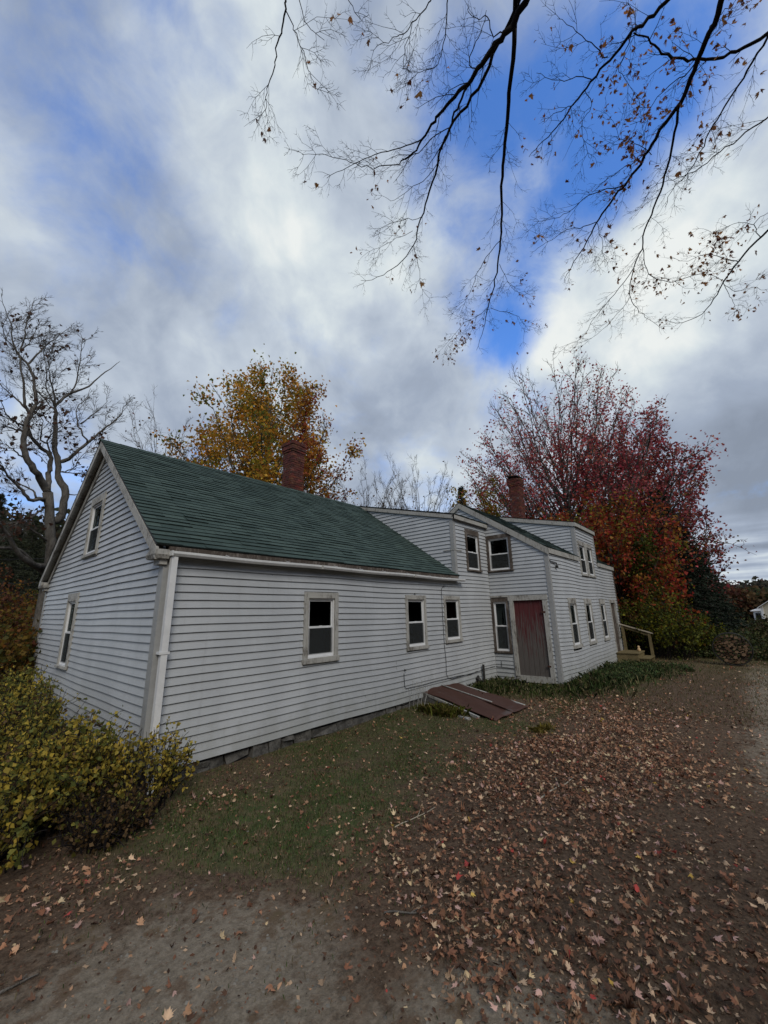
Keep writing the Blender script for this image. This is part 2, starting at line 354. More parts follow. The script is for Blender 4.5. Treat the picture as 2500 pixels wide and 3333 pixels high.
# ---------------------------------------------------------------- ground
def gh(x, y):
    x = np.asarray(x, float); y = np.asarray(y, float)
    h = .17+.018*snoise(x, y, 1.1, 1)+.006*snoise(x, y, 6, 2)
    near = np.exp(-np.clip(-y, 0, 9)**2/1.2)*np.clip((4.5-x)/4, 0, 1); h = h-.03*near
    d = np.hypot(x-6, y+1); far = np.clip((d-22)/40, 0, 1)
    h = h+far*(.25*snoise(x, y, .08, 3)-.45)
    lf = np.clip((y-14)/50, 0, 1)*np.clip((26-x)/30, 0, 1); return h+lf*3.0
def axis(a, b, st, lo, hi):
    m = np.arange(a, b, st); L_ = [a]; s_ = st
    while L_[-1] > lo: s_ *= 1.16; L_.append(L_[-1]-s_)
    R_ = [m[-1]]; s_ = st
    while R_[-1] < hi: s_ *= 1.16; R_.append(R_[-1]+s_)
    return np.concatenate([L_[1:][::-1], m, R_[1:]])
def litter(x, y):
    yc = -4.15+.13*x
    d = np.exp(-((y-yc)/1.25)**2)*np.clip((x+.15)/1.0, 0, 1)*np.clip((11-x)/5.5, 0.10, 1)
    d = d+.55*np.exp(-((x+.95)**2+(y+1.55)**2*1.2)/.22)
    d = d+.35*np.exp(-((x-.35)/.8)**2-((y+.9)/.25)**2)
    d = d*(1+.55*snoise(x, y, 1.5, 21)); return np.clip(d+.10*snoise(x, y, 3.2, 11), .02, 1)
def grassy(x, y):
    g = np.exp(-((x-.9)/1.7)**2-((y+1.75)/1.35)**2)*1.05
    g = np.maximum(g, .75*np.clip(1-np.abs(y+.9)/1.3, 0, 1)*np.clip((5-x)/3, 0, 1)*np.clip((x+.2), 0, 1))
    g = np.maximum(g, .8*np.exp(-((x-8)/3.2)**2-((y+.9)/1.1)**2)); g = np.maximum(g, .62*np.exp(-((x-11)/4)**2-((y+3.0)/1.0)**2))
    g = np.maximum(g, .8*np.clip((x-15.5)/2, 0, 1)*np.clip((y+6.8)/1.5, 0, 1))
    g = np.maximum(g, .5*np.exp(-((x-3.2)/1.6)**2-((y+2.6)/.7)**2)); g = np.maximum(g, .62*np.clip((y+3.3)/.8, 0, 1)*np.clip((x+.4)/.8, 0, 1))
    return np.clip(g*(1+.45*snoise(x, y, 1.4, 15))+.22*snoise(x, y, 3.1, 5)-.06, 0, 1)
def gravelly(x, y):
    g = np.exp(-((x+.9)/1.1)**2-((y+3.05)/1.0)**2); g = np.maximum(g, .95*np.exp(-((x+.1)/.9)**2-((y+4.5)/.95)**2))
    g = np.maximum(g, .9*np.exp(-((y+5.9)/.75)**2)*np.clip((x-2.6)/1.5, 0, 1)); g = np.maximum(g, np.clip((-5.6-y)/1., 0, .8))
    return np.clip(g+.12*snoise(x, y, 1.7, 8), 0, 1)
gx = axis(-3.5, 13., .07, -320, 340); gy = axis(-7.5, 2., .07, -320, 340)
X, Y = np.meshgrid(gx, gy, indexing='ij'); Z = gh(X, Y)
C = np.stack([litter(X, Y), grassy(X, Y), gravelly(X, Y)], -1).reshape(-1, 3)
ni, nj = X.shape; ii = (np.arange(ni-1)[:, None]*nj+np.arange(nj-1)[None, :]).ravel()
tag(npmesh('ground', np.stack([X, Y, Z], -1).reshape(-1, 3), 4, C, MT['ground'], faces=np.stack([ii, ii+nj, ii+nj+1, ii+1], -1), smooth=True), kind='structure')

# ---------------------------------------------------------------- the farmhouse
L, WA, DB, MB_ = 9.048, 7.0, 1.775, 7.545
XD = 7.177
house = empty('farmhouse', (L, 0, .2), 'old white sided farmhouse with green shingle roof, two brick chimneys and a faded red door', 'house')
class FR:                                            # a wall plane: u runs to the right seen from outside, d is out of the wall
    def __init__(s, O, n): s.O = A3(*O); s.n = A3(*n); s.u = np.cross((0, 0, 1), s.n)
    def p(s, u, z, d=0.): return s.O+s.u*u+s.n*d+A3(0, 0, z)
    def box(s, mb, u0, u1, z0, z1, d0, d1, col=None, j=0.):
        vs = [s.p(u, z, d)+(rng.uniform(-j, j, 3) if j else 0) for (z) in (z0, z1) for (u, d) in ((u0, d0), (u1, d0), (u1, d1), (u0, d1))]
        mb.hexa(vs, col)
def siding(mb, F, poly, openings, zref=.30, h=.104, lip=.022, wave=None, du=.5):
    zs = [p[1] for p in poly]; zmin, zmax = min(zs), max(zs)
    def urange(z):
        us = []
        for (a, b) in zip(poly, poly[1:]+poly[:1]):
            if (a[1]-z)*(b[1]-z) <= 1e-12 and abs(a[1]-b[1]) > 1e-9:
                t = (z-a[1])/(b[1]-a[1]); us.append(a[0]+t*(b[0]-a[0]))
            elif abs(a[1]-z) < 1e-7 and abs(b[1]-z) < 1e-7: us += [a[0], b[0]]
        return (min(us), max(us)) if us else None
    cuts = sorted(set([round(z, 5) for z in zs]+[round(z, 5) for o in openings for z in o[2:4]]))
    k0 = math.floor((zmin-zref)/h)
    for k in range(k0, int((zmax-zref)/h)+2):
        zc = zref+k*h; b = sorted(set([zc, zc+h]+[c for c in cuts if zc < c < zc+h])); 
        for za, zb in zip(b, b[1:]):
            if zb <= zmin+1e-6 or za >= zmax-1e-6 or zb-za < 1e-5: continue
            ra, rb = urange(max(za, zmin)+1e-6), urange(min(zb, zmax)-1e-6)
            if not ra or not rb: continue
            zm = (za+zb)/2; ops = sorted([(o[0], o[1]) for o in openings if o[2] < zm < o[3]])
            segs = [[(ra[0], rb[0]), (ra[1], rb[1])]]
            for o0, o1 in ops:
                new = []
                for lft, rgt in segs:
                    if o0 < rgt[0] and o1 > lft[0]:
                        if o0 > lft[0]+1e-4: new.append([lft, (o0, o0)])
                        if o1 < rgt[0]-1e-4: new.append([(o1, o1), rgt])
                    else: new.append([lft, rgt])
                segs = new
            da = lip*(1-(za-zc)/h)+.002; db = lip*(1-(zb-zc)/h)+.002
            for lft, rgt in segs:
                n = max(1, int((rgt[0]-lft[0])/du)) if wave else 1
                for i in range(n):
                    t0, t1 = i/n, (i+1)/n
                    ua0 = lft[0]+(rgt[0]-lft[0])*t0; ua1 = lft[0]+(rgt[0]-lft[0])*t1; ub0 = lft[1]+(rgt[1]-lft[1])*t0; ub1 = lft[1]+(rgt[1]-lft[1])*t1
                    w = (lambda u, z: wave(u, z)) if wave else (lambda u, z: 0.)
                    mb.quad(F.p(ua0, za+w(ua0, za), da), F.p(ua1, za+w(ua1, za), da), F.p(ub1, zb+w(ub1, zb), db), F.p(ub0, zb+w(ub0, zb), db))
                    if abs(za-zc) < 1e-6:
                        mb.quad(F.p(ua0, za+w(ua0, za), -.004), F.p(ua1, za+w(ua1, za), -.004), F.p(ua1, za+w(ua1, za), da), F.p(ua0, za+w(ua0, za), da))
def joints(mb, F, items):                            # where two lengths of siding meet
    for u, z0, z1 in items:
        k = math.ceil((z0-.3)/.104)
        while .3+k*.104 < z1:
            za = .3+k*.104; mb.quad(F.p(u, za+.002, .0205), F.p(u+.006, za+.002, .0205), F.p(u+.006, za+.1, .0045), F.p(u, za+.1, .0045)); k += 1
FA = FR((0, 0, 0), (0, -1, 0)); FG = FR((0, 0, 0), (-1, 0, 0)); FBG = FR((L, 0, 0), (-1, 0, 0)); FB = FR((0, -DB, 0), (0, -1, 0))
FC1 = FR((XD, 0, 0), (-1, 0, 0)); FC2 = FR((L+2.834, 0, 0), (-1, 0, 0))
FBack = FR((0, WA, 0), (0, 1, 0)); FE = FR((L+MB_, 0, 0), (1, 0, 0)); FBB = FR((0, 3.375, 0), (0, 1, 0)); FC3 = FR((L+5.175, 0, 0), (1, 0, 0)); FA2 = FR((L, 0, 0), (1, 0, 0))
WIN_A = [(2.233, 2.996, 1.263, 2.433), (4.969, 5.735, 1.258, 2.436), (6.497, 7.26, 1.31, 2.447)]
WIN_AD = [(7.776, 8.571, 3.125, 4.332)]
WIN_G = [(-4.679, -3.894, 1.156, 2.551), (-4.049, -3.146, 3.181, 4.395)]
WIN_BG = [(.012, .800, 3.148, 4.264), (.018, .553, .892, 2.428)]
DOOR_BG = (.585, 1.632, .239, 2.467)
WIN_B = [(L+1.224, L+1.978, .971, 2.387), (L+2.845, L+3.645, .971, 2.387), (L+4.684, L+5.45, .971, 2.387)]
DOOR_B = (L+6.189, L+7.105, .36, 2.387)
WIN_BD = [(L+3.017, L+3.815, 3.105, 4.299), (L+3.902, L+4.677, 3.105, 4.299)]
slA = .707; slB = .669
def zA(y): return 2.968+slA*(min(y, 7.0-y)+.097)
def zB(y): return 5.475-slB*abs(y-.8)
def wall(name, F, poly, ops=(), **k):
    mb = MB(); siding(mb, F, poly, list(ops), **k); return mb.build(name, MT['siding'], house)
wvA = lambda u, z: .010*sin(u*.9)+.006*sin(u*2.3+1)-.010*max(0, u-5)*max(0., (1.2-z))*.6
wall('wall', FA, [(0, .30), (XD, .30), (XD, 2.90), (0, 2.90)], WIN_A, wave=wvA)
wall('wall', FA, [(XD, .22), (L, .22), (L, 4.56), (XD, 4.56)], [w for w in WIN_A if w[1] > XD]+WIN_AD, wave=wvA)
wall('wall', FG, [(-WA, .30), (0, .30), (0, 2.94), (-3.5, 5.42), (-WA, 2.94)], WIN_G, wave=lambda u, z: .006*sin(u*1.1+z)+.004*sin(u*2.6))
wall('wall', FBG, [(0, .22), (DB, .24), (DB, 3.70), (.0, 4.88)], WIN_BG+[DOOR_BG])
wall('wall', FBG, [(-2.2, 4.45), (0, 4.45), (0, 4.885), (-.8, 5.42), (-2.2, 4.48)])
wvB = lambda u, z: -.03*sin((u-L)*.85)*max(0, 1-abs(z-1.2)/1.6)+.012*sin(u*2.1+z*1.5)-.012*(u-L)*max(0, 1-z/2)
wall('wall', FB, [(L, .24), (L+MB_, .20), (L+MB_, 3.62), (L, 3.62)], WIN_B+[DOOR_B]+[(w[0], w[1], w[2], 3.62) for w in WIN_BD], wave=wvB)
wall('dormer_wall', FB, [(L+2.834, 3.62), (L+5.175, 3.62), (L+5.175, 4.79), (L+2.834, 4.79)], [(w[0], w[1], 3.62, w[3]) for w in WIN_BD])
wall('dormer_wall', FC1, [(0, 2.98), (0, 4.52), (-3.45, 5.42)])
wall('dormer_wall', FC2, [(DB, 3.68), (DB, 4.78), (-.8, 5.38)])
wall('dormer_wall', FC3, [(-DB, 3.68), (-DB, 4.78), (.8, 5.38)])
wall('wall', FBack, [(-L, .3), (0, .3), (0, 2.9), (-L, 2.9)])
wall('wall', FA2, [(3.3, .3), (WA, .3), (WA, 2.9), (3.5, 5.4), (3.3, 5.3)])
wall('wall', FE, [(-DB, .2), (3.375, .2), (3.375, 3.7), (.8, 5.42), (-DB, 3.7)])
wall('wall', FBB, [(-L-MB_, .2), (-L, .2), (-L, 3.62), (-L-MB_, 3.62)])
for F_, it in ((FA, (4.62, .92, 1.1)), (FA, (1.6, 2.5, 2.6)), (FA, (3.7, .5, .6)), (FA, (8.1, 1.9, 2.0)), (FG, (-3.3, 2.6, 2.9)), (FG, (-3.05, 2.4, 2.5)), (FG, (-2.8, 2.9, 3.1)), (FB, (L+2.35, 2.4, 3.25)), (FB, (L+2.1, .2, .98))):
    mb = MB(); joints(mb, F_, [it])
    if mb.v: mb.build('siding_joint', MT['darkmetal'], house)
mb = MB(); mb.box(.06, L, .06, WA-.06, .33, .36); mb.box(L, L+MB_-.05, -DB+.05, 3.3, .30, .33); mb.box(L+.05, L+MB_-.05, -DB+.05, 3.3, 2.72, 2.75); mb.box(.06, L-.05, .06, WA-.06, 2.86, 2.89)
mb.build('inner_floor', MT['dark'], house)

# roofs
def roof_plane(mb, O, u, s, U, Sl, h=.128, lip=.015, u0=0.):
    O = A3(*O); u = A3(*u); s = A3(*s); s /= np.linalg.norm(s); n = np.cross(u, s); n = n if n[2] > 0 else -n
    k = 0
    while k*h < Sl-1e-6:
        a, b = k*h, min(Sl, (k+1)*h); segs = max(1, int(U/.31)); 
        for i in range(segs):
            x0, x1 = U*i/segs, U*(i+1)/segs; e = rng.uniform(-.004, .004); l2 = lip*rng.uniform(.6, 1.5)
            p = [O+u*x0+s*(a+e)+n*l2, O+u*x1+s*(a+e)+n*l2, O+u*x1+s*b+n*.001, O+u*x0+s*b+n*.001]
            mb.quad(*p, uv=[(u0+x0, a+.001), (u0+x1, a+.001), (u0+x1, b-.001), (u0+x0, b-.001)])
            q = [O+u*x0+s*(a+e)-n*.002, O+u*x1+s*(a+e)-n*.002]; mb.quad(q[0], q[1], p[1], p[0], uv=[(0, 0)]*4)
        k += 1
def deck(mb, O, u, s, U, Sl, t=.03):
    O = A3(*O); u = A3(*u); s = A3(*s); s /= np.linalg.norm(s); n = np.cross(u, s); n = n if n[2] > 0 else -n
    b = [O, O+u*U, O+u*U+s*Sl, O+s*Sl]; mb.hexa([q-n*t for q in b]+[q-n*.003 for q in b])
x0 = -.167; SA = sqrt(3.597**2+2.543**2)
mb = MB(); dk = MB()
roof_plane(mb, (x0, -.097, 2.968), (1, 0, 0), (0, 1, slA), XD+.06-x0, SA); deck(dk, (x0+.01, -.085, 2.968+.008), (1, 0, 0), (0, 1, slA), XD+.04-x0, SA-.01)
roof_plane(mb, (x0, 7.097, 2.968), (1, 0, 0), (0, -1, slA), L+.1-x0, SA); deck(dk, (x0+.01, 7.085, 2.976), (1, 0, 0), (0, -1, slA), L+.06-x0, SA-.01)
s1 = (5.53-4.625)/3.62; SD = sqrt(3.62**2+(5.53-4.625)**2)
roof_plane(mb, (XD-.07, -.12, 4.625), (1, 0, 0), (0, 1, s1), L-XD+.06, SD); deck(dk, (XD-.06, -.11, 4.625), (1, 0, 0), (0, 1, s1), L-XD+.05, SD-.01)
for i in range(27):                                   # ridge caps
    xa = x0+i*.345
    if xa > L: break
    for sg in (-1, 1):
        y1 = 3.5+sg*.13; zr = 5.511-.13*slA+.012
        mb.quad((xa-.02, 3.5, 5.529), (xa+.345, 3.5, 5.521), (xa+.345, y1, zr), (xa-.02, y1, zr+.006), uv=[(xa*3, .01), (xa*3+.2, .01), (xa*3+.2, .1), (xa*3, .1)])
mb.build('roof', MT['shingle'], house)
mb = MB(); SB = sqrt(2.633**2+1.762**2); xb = L-.067
roof_plane(mb, (xb, -1.833, 3.713), (1, 0, 0), (0, 1, slB), 2.95, SB); deck(dk, (xb+.01, -1.82, 3.72), (1, 0, 0), (0, 1, slB), 2.93, SB-.01)
roof_plane(mb, (L+5.15, -1.833, 3.713), (1, 0, 0), (0, 1, slB), MB_-5.15+.1, SB); deck(dk, (L+5.16, -1.82, 3.72), (1, 0, 0), (0, 1, slB), MB_-5.15+.08, SB-.01)
roof_plane(mb, (xb, 3.433, 3.713), (1, 0, 0), (0, -1, slB), MB_+.167, SB); deck(dk, (xb+.01, 3.42, 3.72), (1, 0, 0), (0, -1, slB), MB_+.14, SB-.01)
s2 = (5.49-4.865)/2.66; SE = sqrt(2.66**2+(5.49-4.865)**2)
roof_plane(mb, (L+2.76, -1.86, 4.865), (1, 0, 0), (0, 1, s2), 2.50, SE); deck(dk, (L+2.77, -1.85, 4.865), (1, 0, 0), (0, 1, s2), 2.48, SE-.01)
mb.build('roof', MT['shingle'], house); dk.build('roof_deck', MT['darkmetal'], house)

# rakes, fascias, soffits, cornice returns
def raked(mb, F, ua, za, ub, zb, hgt, d0, d1):        # board under a sloping roof edge in wall plane F
    vs = [F.p(ua, za-hgt, d0), F.p(ub, zb-hgt, d0), F.p(ub, zb-hgt, d1), F.p(ua, za-hgt, d1), F.p(ua, za, d0), F.p(ub, zb, d0), F.p(ub, zb, d1), F.p(ua, za, d1)]
    mb.hexa(vs)
mb = MB()
raked(mb, FG, .09, 2.925, -3.5, 5.475, .15, .13, .165); raked(mb, FG, -7.09, 2.925, -3.5, 5.475, .15, .13, .165)
raked(mb, FG, .02, 2.86, -3.5, 5.35, .16, .017, .045); raked(mb, FG, -7.02, 2.86, -3.5, 5.35, .16, .017, .045)
raked(mb, FG, .05, 2.90, -3.5, 5.43, .03, .045, .13); raked(mb, FG, -7.05, 2.90, -3.5, 5.43, .03, .045, .13)
for ya, yb in ((-.10, .22), (6.78, 7.10)):           # cornice returns
    mb.hexa([A3(-.15, ya, 2.79), A3(-.0, ya, 2.79), A3(0, yb, 2.79), A3(-.15, yb, 2.79), A3(-.17, ya-.02, 2.84), A3(0, ya-.02, 2.84), A3(0, yb+.02, 2.84), A3(-.17, yb+.02, 2.84)])
    mb.hexa([A3(-.17, ya, 2.842), A3(-.0, ya, 2.842), A3(0, yb, 2.842), A3(-.17, yb, 2.842), A3(-.17, ya, 2.905), A3(0, ya, 2.905), A3(0, yb-.1, 2.95), A3(-.17, yb-.16, 2.93)])
    mb.box(-.09, 0, ya+.04, yb-.08, 2.72, 2.788)
mb.build('rake_board', MT['trimgray'], house)
mb = MB(); mb.box(-.0, XD, -.085, -.055, 2.86, 2.955); mb.box(-.0, XD, -.055, -.018, 2.90, 2.925); mb.build('fascia', MT['trimdark'], house)
mb = MB()
raked(mb, FC1, .10, 4.60, -3.5, 5.50, .105, .02, .06)
mb.box(XD-.06, L-.02, -.105, -.06, 4.50, 4.605); mb.box(XD-.06, L-.02, -.06, -.02, 4.56, 4.59); mb.build('dormer_fascia', MT['fascia'], house)
mb = MB(); raked(mb, FBG, 1.835, 3.700, -.8, 5.462, .185, .025, .066); raked(mb, FBG, -3.4, 3.720, -.8, 5.462, .155, .025, .066); mb.build('rake_board', MT['trim'], house)
mb = MB()
mb.box(L-.06, L+2.83, -1.835, -1.795, 3.565, 3.702); mb.box(L+.0, L+2.83, -1.797, -1.777, 3.63, 3.66); mb.box(L+5.18, L+MB_+.08, -1.835, -1.795, 3.565, 3.702); mb.box(L+5.18, L+MB_, -1.797, -1.777, 3.63, 3.66)
mb.split_build('fascia', MT['fascia'], house, 2)
mb = MB(); raked(mb, FC2, 1.855, 4.845, -.8, 5.47, .13, .02, .065); raked(mb, FC3, -1.855, 4.845, .8, 5.47, .13, .02, .065); mb.box(L+2.78, L+5.22, -1.86, -1.80, 4.735, 4.85); mb.build('dormer_fascia', MT['fascia'], house)

# corner boards
mb = MB()
def cboard(F1, F2, u1, u2, z0, z1, w=.10):
    F1.box(mb, *u1, z0, z1, .0, .028); F2.box(mb, *u2, z0, z1, .0, .0275)
cboard(FG, FA, (-.115, .026), (.0, .10), .30, 2.80); mb.build('corner_board', MT['corner'], house)
mb = MB(); cboard(FBG, FB, (DB-.08, DB+.026), (L, L+.085), .23, 3.56); mb.build('corner_board', MT['corner'], house)
mb = MB(); FB.box(mb, L+MB_-.08, L+MB_+.02, .2, 3.56, 0, .03); mb.build('corner_board', MT['trimdark'], house)
mb = MB(); cboard(FC1, FA, (-.085, .026), (XD, XD+.085), 3.03, 4.50); mb.build('corner_board', MT['corner'], house)
mb = MB(); cboard(FC2, FB, (DB-.085, DB+.026), (L+2.834, L+2.93), 3.72, 4.74); mb.build('corner_board', MT['corner'], house); mb = MB(); FB.box(mb, L+5.09, L+5.18, 3.7, 4.74, 0, .028); mb.build('corner_board', MT['corner'], house)
mb = MB(); FG.box(mb, -7.02, -6.90, .3, 2.8, 0, .028); mb.build('corner_board', MT['corner'], house)
mb = MB(); FA.box(mb, L-.03, L-.002, .22, 4.5, .0, .024); FBG.box(mb, 0.002, .018, .22, .88, 0, .026); FBG.box(mb, .56, .582, .22, .87, 0, .03); mb.build('corner_bead', MT['corner'], house)
mb = MB(); FC1.box(mb, -.32, .03, 3.655, 3.675, .02, .036); FA.box(mb, XD, XD+.36, 3.655, 3.675, .02, .036); mb.build('loose_trim_strip', MT['trimgray'], house)

# windows
def window(F, u0, u1, z0, z1, tm, side=.085, top=.095, sill=.085, rail=.5, label=None, curt=False, outer=None):
    mb = MB(); zi, zt = z0+sill, z1-top; a, b = u0+side, u1-side
    F.box(mb, u0, a, zi, z1, -.03, .034, j=.002); F.box(mb, b, u1, zi, z1, -.03, .034, j=.002); F.box(mb, a, b, zt, z1, -.03, .033, j=.002)
    F.box(mb, a-.022, a, zi, zt, -.03, .040); F.box(mb, b, b+.022, zi, zt, -.03, .040); F.box(mb, a-.022, b+.022, zt, zt+.02, -.03, .0405)
    w = mb.build('window', tm, house)
    if label: w['label'] = label
    mb = MB(); F.box(mb, u0-.012, u1+.012, z0+.02, zi, -.03, .062, j=.004); F.box(mb, u0, u1, z0, z0+.02, 0, .03); mb.build('sill', tm, w)
    # white vinyl unit: outer frame, two sashes
    mb = MB(); f = .022
    F.box(mb, a, a+f, zi, zt, -.05, .014); F.box(mb, b-f, b, zi, zt, -.05, .014); F.box(mb, a+f, b-f, zt-f, zt, -.05, .0145); F.box(mb, a+f, b-f, zi, zi+f*1.2, -.05, .022)
    mb.build('window_frame', MT['vinylwhite'], w)
    A, B, Z0, Z1 = a+f, b-f, zi+f*1.2, zt-f; zm = Z0+(Z1-Z0)*rail; s = .03
    for (q0, q1, dd, nm) in ((zm-.014, Z1, -.012, 'upper_sash'), (Z0, zm+.014, .004, 'lower_sash')):
        mb = MB(); F.box(mb, A, A+s, q0, q1, dd-.022, dd); F.box(mb, B-s, B, q0, q1, dd-.022, dd); F.box(mb, A+s, B-s, q1-s, q1, dd-.022, dd+.001); F.box(mb, A+s, B-s, q0, q0+s*(1.1 if dd < 0 else 1.35), dd-.022, dd+.001)
        if dd > 0: F.box(mb, (A+B)/2-.03, (A+B)/2+.03, q1, q1+.012, dd-.012, dd)
        mb.build('sash', MT['vinylwhite'], w)
        mb = MB(); F.box(mb, A+s, B-s, q0+s, q1-s, dd-.010, dd-.005); mb.build('pane', MT['glass'], w)
    mb = MB(); mb.quad(F.p(A+.004, Z0+.03, .0065), F.p(B-.004, Z0+.03, .0065), F.p(B-.004, zm-.012, .0065), F.p(A+.004, zm-.012, .0065)); mb.build('insect_screen', MT['screen'], w)
    if curt:
        mb = MB(); n = 24; zt_, zb_ = Z1, (zm if curt == 1 else Z0)
        for side_ in (0, 1):
            for i in range(n):
                def cu(t, z):
                    k = (.5+.5*(z-zb_)/(zt_-zb_))*.5*(B-A)*1.05; base = (A+t*k) if side_ == 0 else (B-t*k); return F.p(base, z, -.10-.02*sin(t*34))
                mb.quad(cu(i/n, zb_), cu((i+1)/n, zb_), cu((i+1)/n, zt_), cu(i/n, zt_))
        mb.build('curtain', MT['curtain'], w)
    # near-black box behind the glass: room darkness put into its colour
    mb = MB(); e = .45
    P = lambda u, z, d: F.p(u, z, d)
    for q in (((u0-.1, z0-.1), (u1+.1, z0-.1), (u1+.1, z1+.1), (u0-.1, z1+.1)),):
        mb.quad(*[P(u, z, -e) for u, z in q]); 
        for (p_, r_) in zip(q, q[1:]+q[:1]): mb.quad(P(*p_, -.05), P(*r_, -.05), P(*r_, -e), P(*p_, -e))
    mb.build('room_dark_box', MT['dark'], w)
    return w
window(FA, *WIN_A[0], MT['trimgray'], side=.09, top=.10, sill=.10, label='leftmost front window with wide peeling gray trim')
window(FA, *WIN_A[1], MT['trimgray'], side=.075, top=.09, sill=.085)
window(FA, *WIN_A[2], MT['trimgray'], side=.075, top=.09, sill=.085)
window(FA, *WIN_AD[0], MT['trimdark'], side=.075, top=.15, sill=.06, label='dormer window framed in bare brown boards')
window(FG, *WIN_G[0], MT['trimgray'], side=.10, top=.15, sill=.06)
window(FG, *WIN_G[1], MT['trimgray'], side=.10, top=.15, sill=.07)
window(FBG, *WIN_BG[0], MT['trimdark'], side=.085, top=.11, sill=.06)
window(FBG, *WIN_BG[1], MT['trimdark'], side=.075, top=.12, sill=.07, curt=2, label='tall narrow window with curtains beside the red door')
for i, w_ in enumerate(WIN_B): window(FB, *w_, MT['trimgray'], side=.085, top=.16, sill=.10, curt=(2 if i != 1 else False))
for w_ in WIN_BD: window(FB, *w_, MT['trimgray'], side=.08, top=.15, sill=.08, curt=1)

# red door
d0, d1, dz0, dz1 = DOOR_BG
mb = MB(); FBG.box(mb, d0, d0+.115, dz0+.1, dz1-.14, -.03, .05, j=.006); FBG.box(mb, d1-.11, d1, dz0+.0, dz1-.14, -.03, .04, j=.004); FBG.box(mb, d0-.03, d1+.02, dz1-.14, dz1, -.03, .055, j=.006); FBG.box(mb, d0+.02, d1-.1, dz0-.03, dz0+.13, -.03, .03, j=.006); FBG.box(mb, d0-.55, d0+.1, dz1-.03, dz1+.01, .02, .05, j=.002)
fr = mb.build('door_frame', MT['trimgray'], house)
mb = MB(); n = 6; a, b = d0+.115, d1-.11
for i in range(n):
    q0 = a+(b-a)*i/n+.003; q1 = a+(b-a)*(i+1)/n-.003; FBG.box(mb, q0, q1, dz0+.135, dz1-.145, -.03, -.004+rng.uniform(-.003, .003), j=.0015)
door = mb.build('door', MT['reddoor'], house); door['label'] = 'faded red plank door, paint worn to gray wood towards the bottom'
mb = MB(); FBG.box(mb, b-.06, b+.05, 1.98, 2.03, -.004, .047); FBG.box(mb, b-.05, b+.04, .62, .66, -.004, .046); FBG.box(mb, a+.01, a+.03, 1.2, 1.32, -.004, .012); mb.split_build('hinge', MT['rust'], door, 1)
# side door on the far front
d0, d1, dz0, dz1 = DOOR_B
mb = MB(); FB.box(mb, d0, d0+.11, dz0, dz1-.12, -.03, .034); FB.box(mb, d1-.11, d1, dz0, dz1-.12, -.03, .034); FB.box(mb, d0, d1, dz1-.12, dz1, -.03, .036); FB.box(mb, d0, d1, dz0-.06, dz0, -.03, .07); mb.build('door_frame', MT['trimgray'], house)
mb = MB(); FB.box(mb, d0+.11, d1-.11, dz0, dz1-.12, -.05, -.015)
for (p0, p1, q0, q1) in ((.17, .42, .2, .85), (.5, .75, .2, .85), (.17, .75, 1.0, 1.8)): FB.box(mb, d0+p0, d0+p1, dz0+q0, dz0+q1, -.015, -.006)
dr = mb.build('door', MT['trimdark'], house)
mb = MB(); mb.tube([FB.p(d0+.17, 1.35, -.015), FB.p(d0+.17, 1.35, .04)], .022, 8); mb.build('door_knob', MT['darkmetal'], dr)

# gutter and downspout
mb = MB(); ga, gb = A3(.02, -.10, 2.885), A3(7.36, -.10, 2.90)
segs = [0, .34, .66, 1.0]
prof = [(-.0, .0), (-.0, -.045), (-.02, -.06), (-.065, -.06), (-.085, -.03), (-.085, .0), (-.078, .0), (-.078, -.028), (-.062, -.052), (-.022, -.052), (-.008, -.042), (-.008, .0)]
def sag(t): return -.012*sin(pi*t*3)**2-.02*t
T = np.linspace(0, 1, 25); ring = []
vs = []
for t in T:
    c = ga+(gb-ga)*t+A3(0, 0, sag(t)); vs += [c+A3(0, a, b) for a, b in prof]
n = len(prof); fs = [(i*n+q, i*n+(q+1) % n, (i+1)*n+(q+1) % n, (i+1)*n+q) for i in range(len(T)-1) for q in range(n)]+[tuple(range(n)), tuple((len(T)-1)*n+q for q in range(n))]
mb.add(vs, fs)
mb.box(.0, .018, -.187, -.09, 2.825, 2.89); mb.build('gutter', MT['gutter'], house)
gut = [o for o in house.children if o.name.startswith('gutter')][-1]
mb = MB()
for t in (.10, .24, .38, .47, .56, .67, .78, .9):
    c = ga+(gb-ga)*t+A3(0, 0, sag(t)); mb.hexa([c+A3(x, y, z) for z0_ in (0, 1) for x, y, z in ((-.012, -.088, .003+z0_*.004), (.012, -.088, .003+z0_*.004), (.03, .03, .03+z0_*.004), (.006, .03, .03+z0_*.004))])
mb.split_build('gutter_strap', MT['vinylwhite'], gut, 1)
mb = MB()
for t in (.335, .70):
    c = ga+(gb-ga)*t+A3(0, 0, sag(t)); mb.box(c[0]-.02, c[0]+.02, c[1]-.09, c[1]+.0, c[2]-.066, c[2]+.004)
mb.split_build('gutter_joint', MT['trimgray'], gut, 1)
mb = MB()
c = lambda z: (0.012+.0*z, .088+.0*z)
mb.hexa([A3(.03, -.105, .24), A3(.105, -.105, .24), A3(.105, -.035, .24), A3(.03, -.035, .24), A3(.018, -.155, 2.83), A3(.093, -.155, 2.83), A3(.093, -.085, 2.83), A3(.018, -.085, 2.83)])
mb.hexa([A3(.034, -.16, .14), A3(.109, -.16, .14), A3(.109, -.11, .2), A3(.034, -.11, .2), A3(.03, -.1053, .27), A3(.105, -.1053, .27), A3(.105, -.04, .32), A3(.03, -.04, .32)])
ds = mb.build('downspout', MT['vinylwhite'], house)
mb = MB(); mb.box(.0, .12, -.138, -.03, 1.63, 1.66); mb.build('downspout_strap', MT['vinylwhite'], ds)

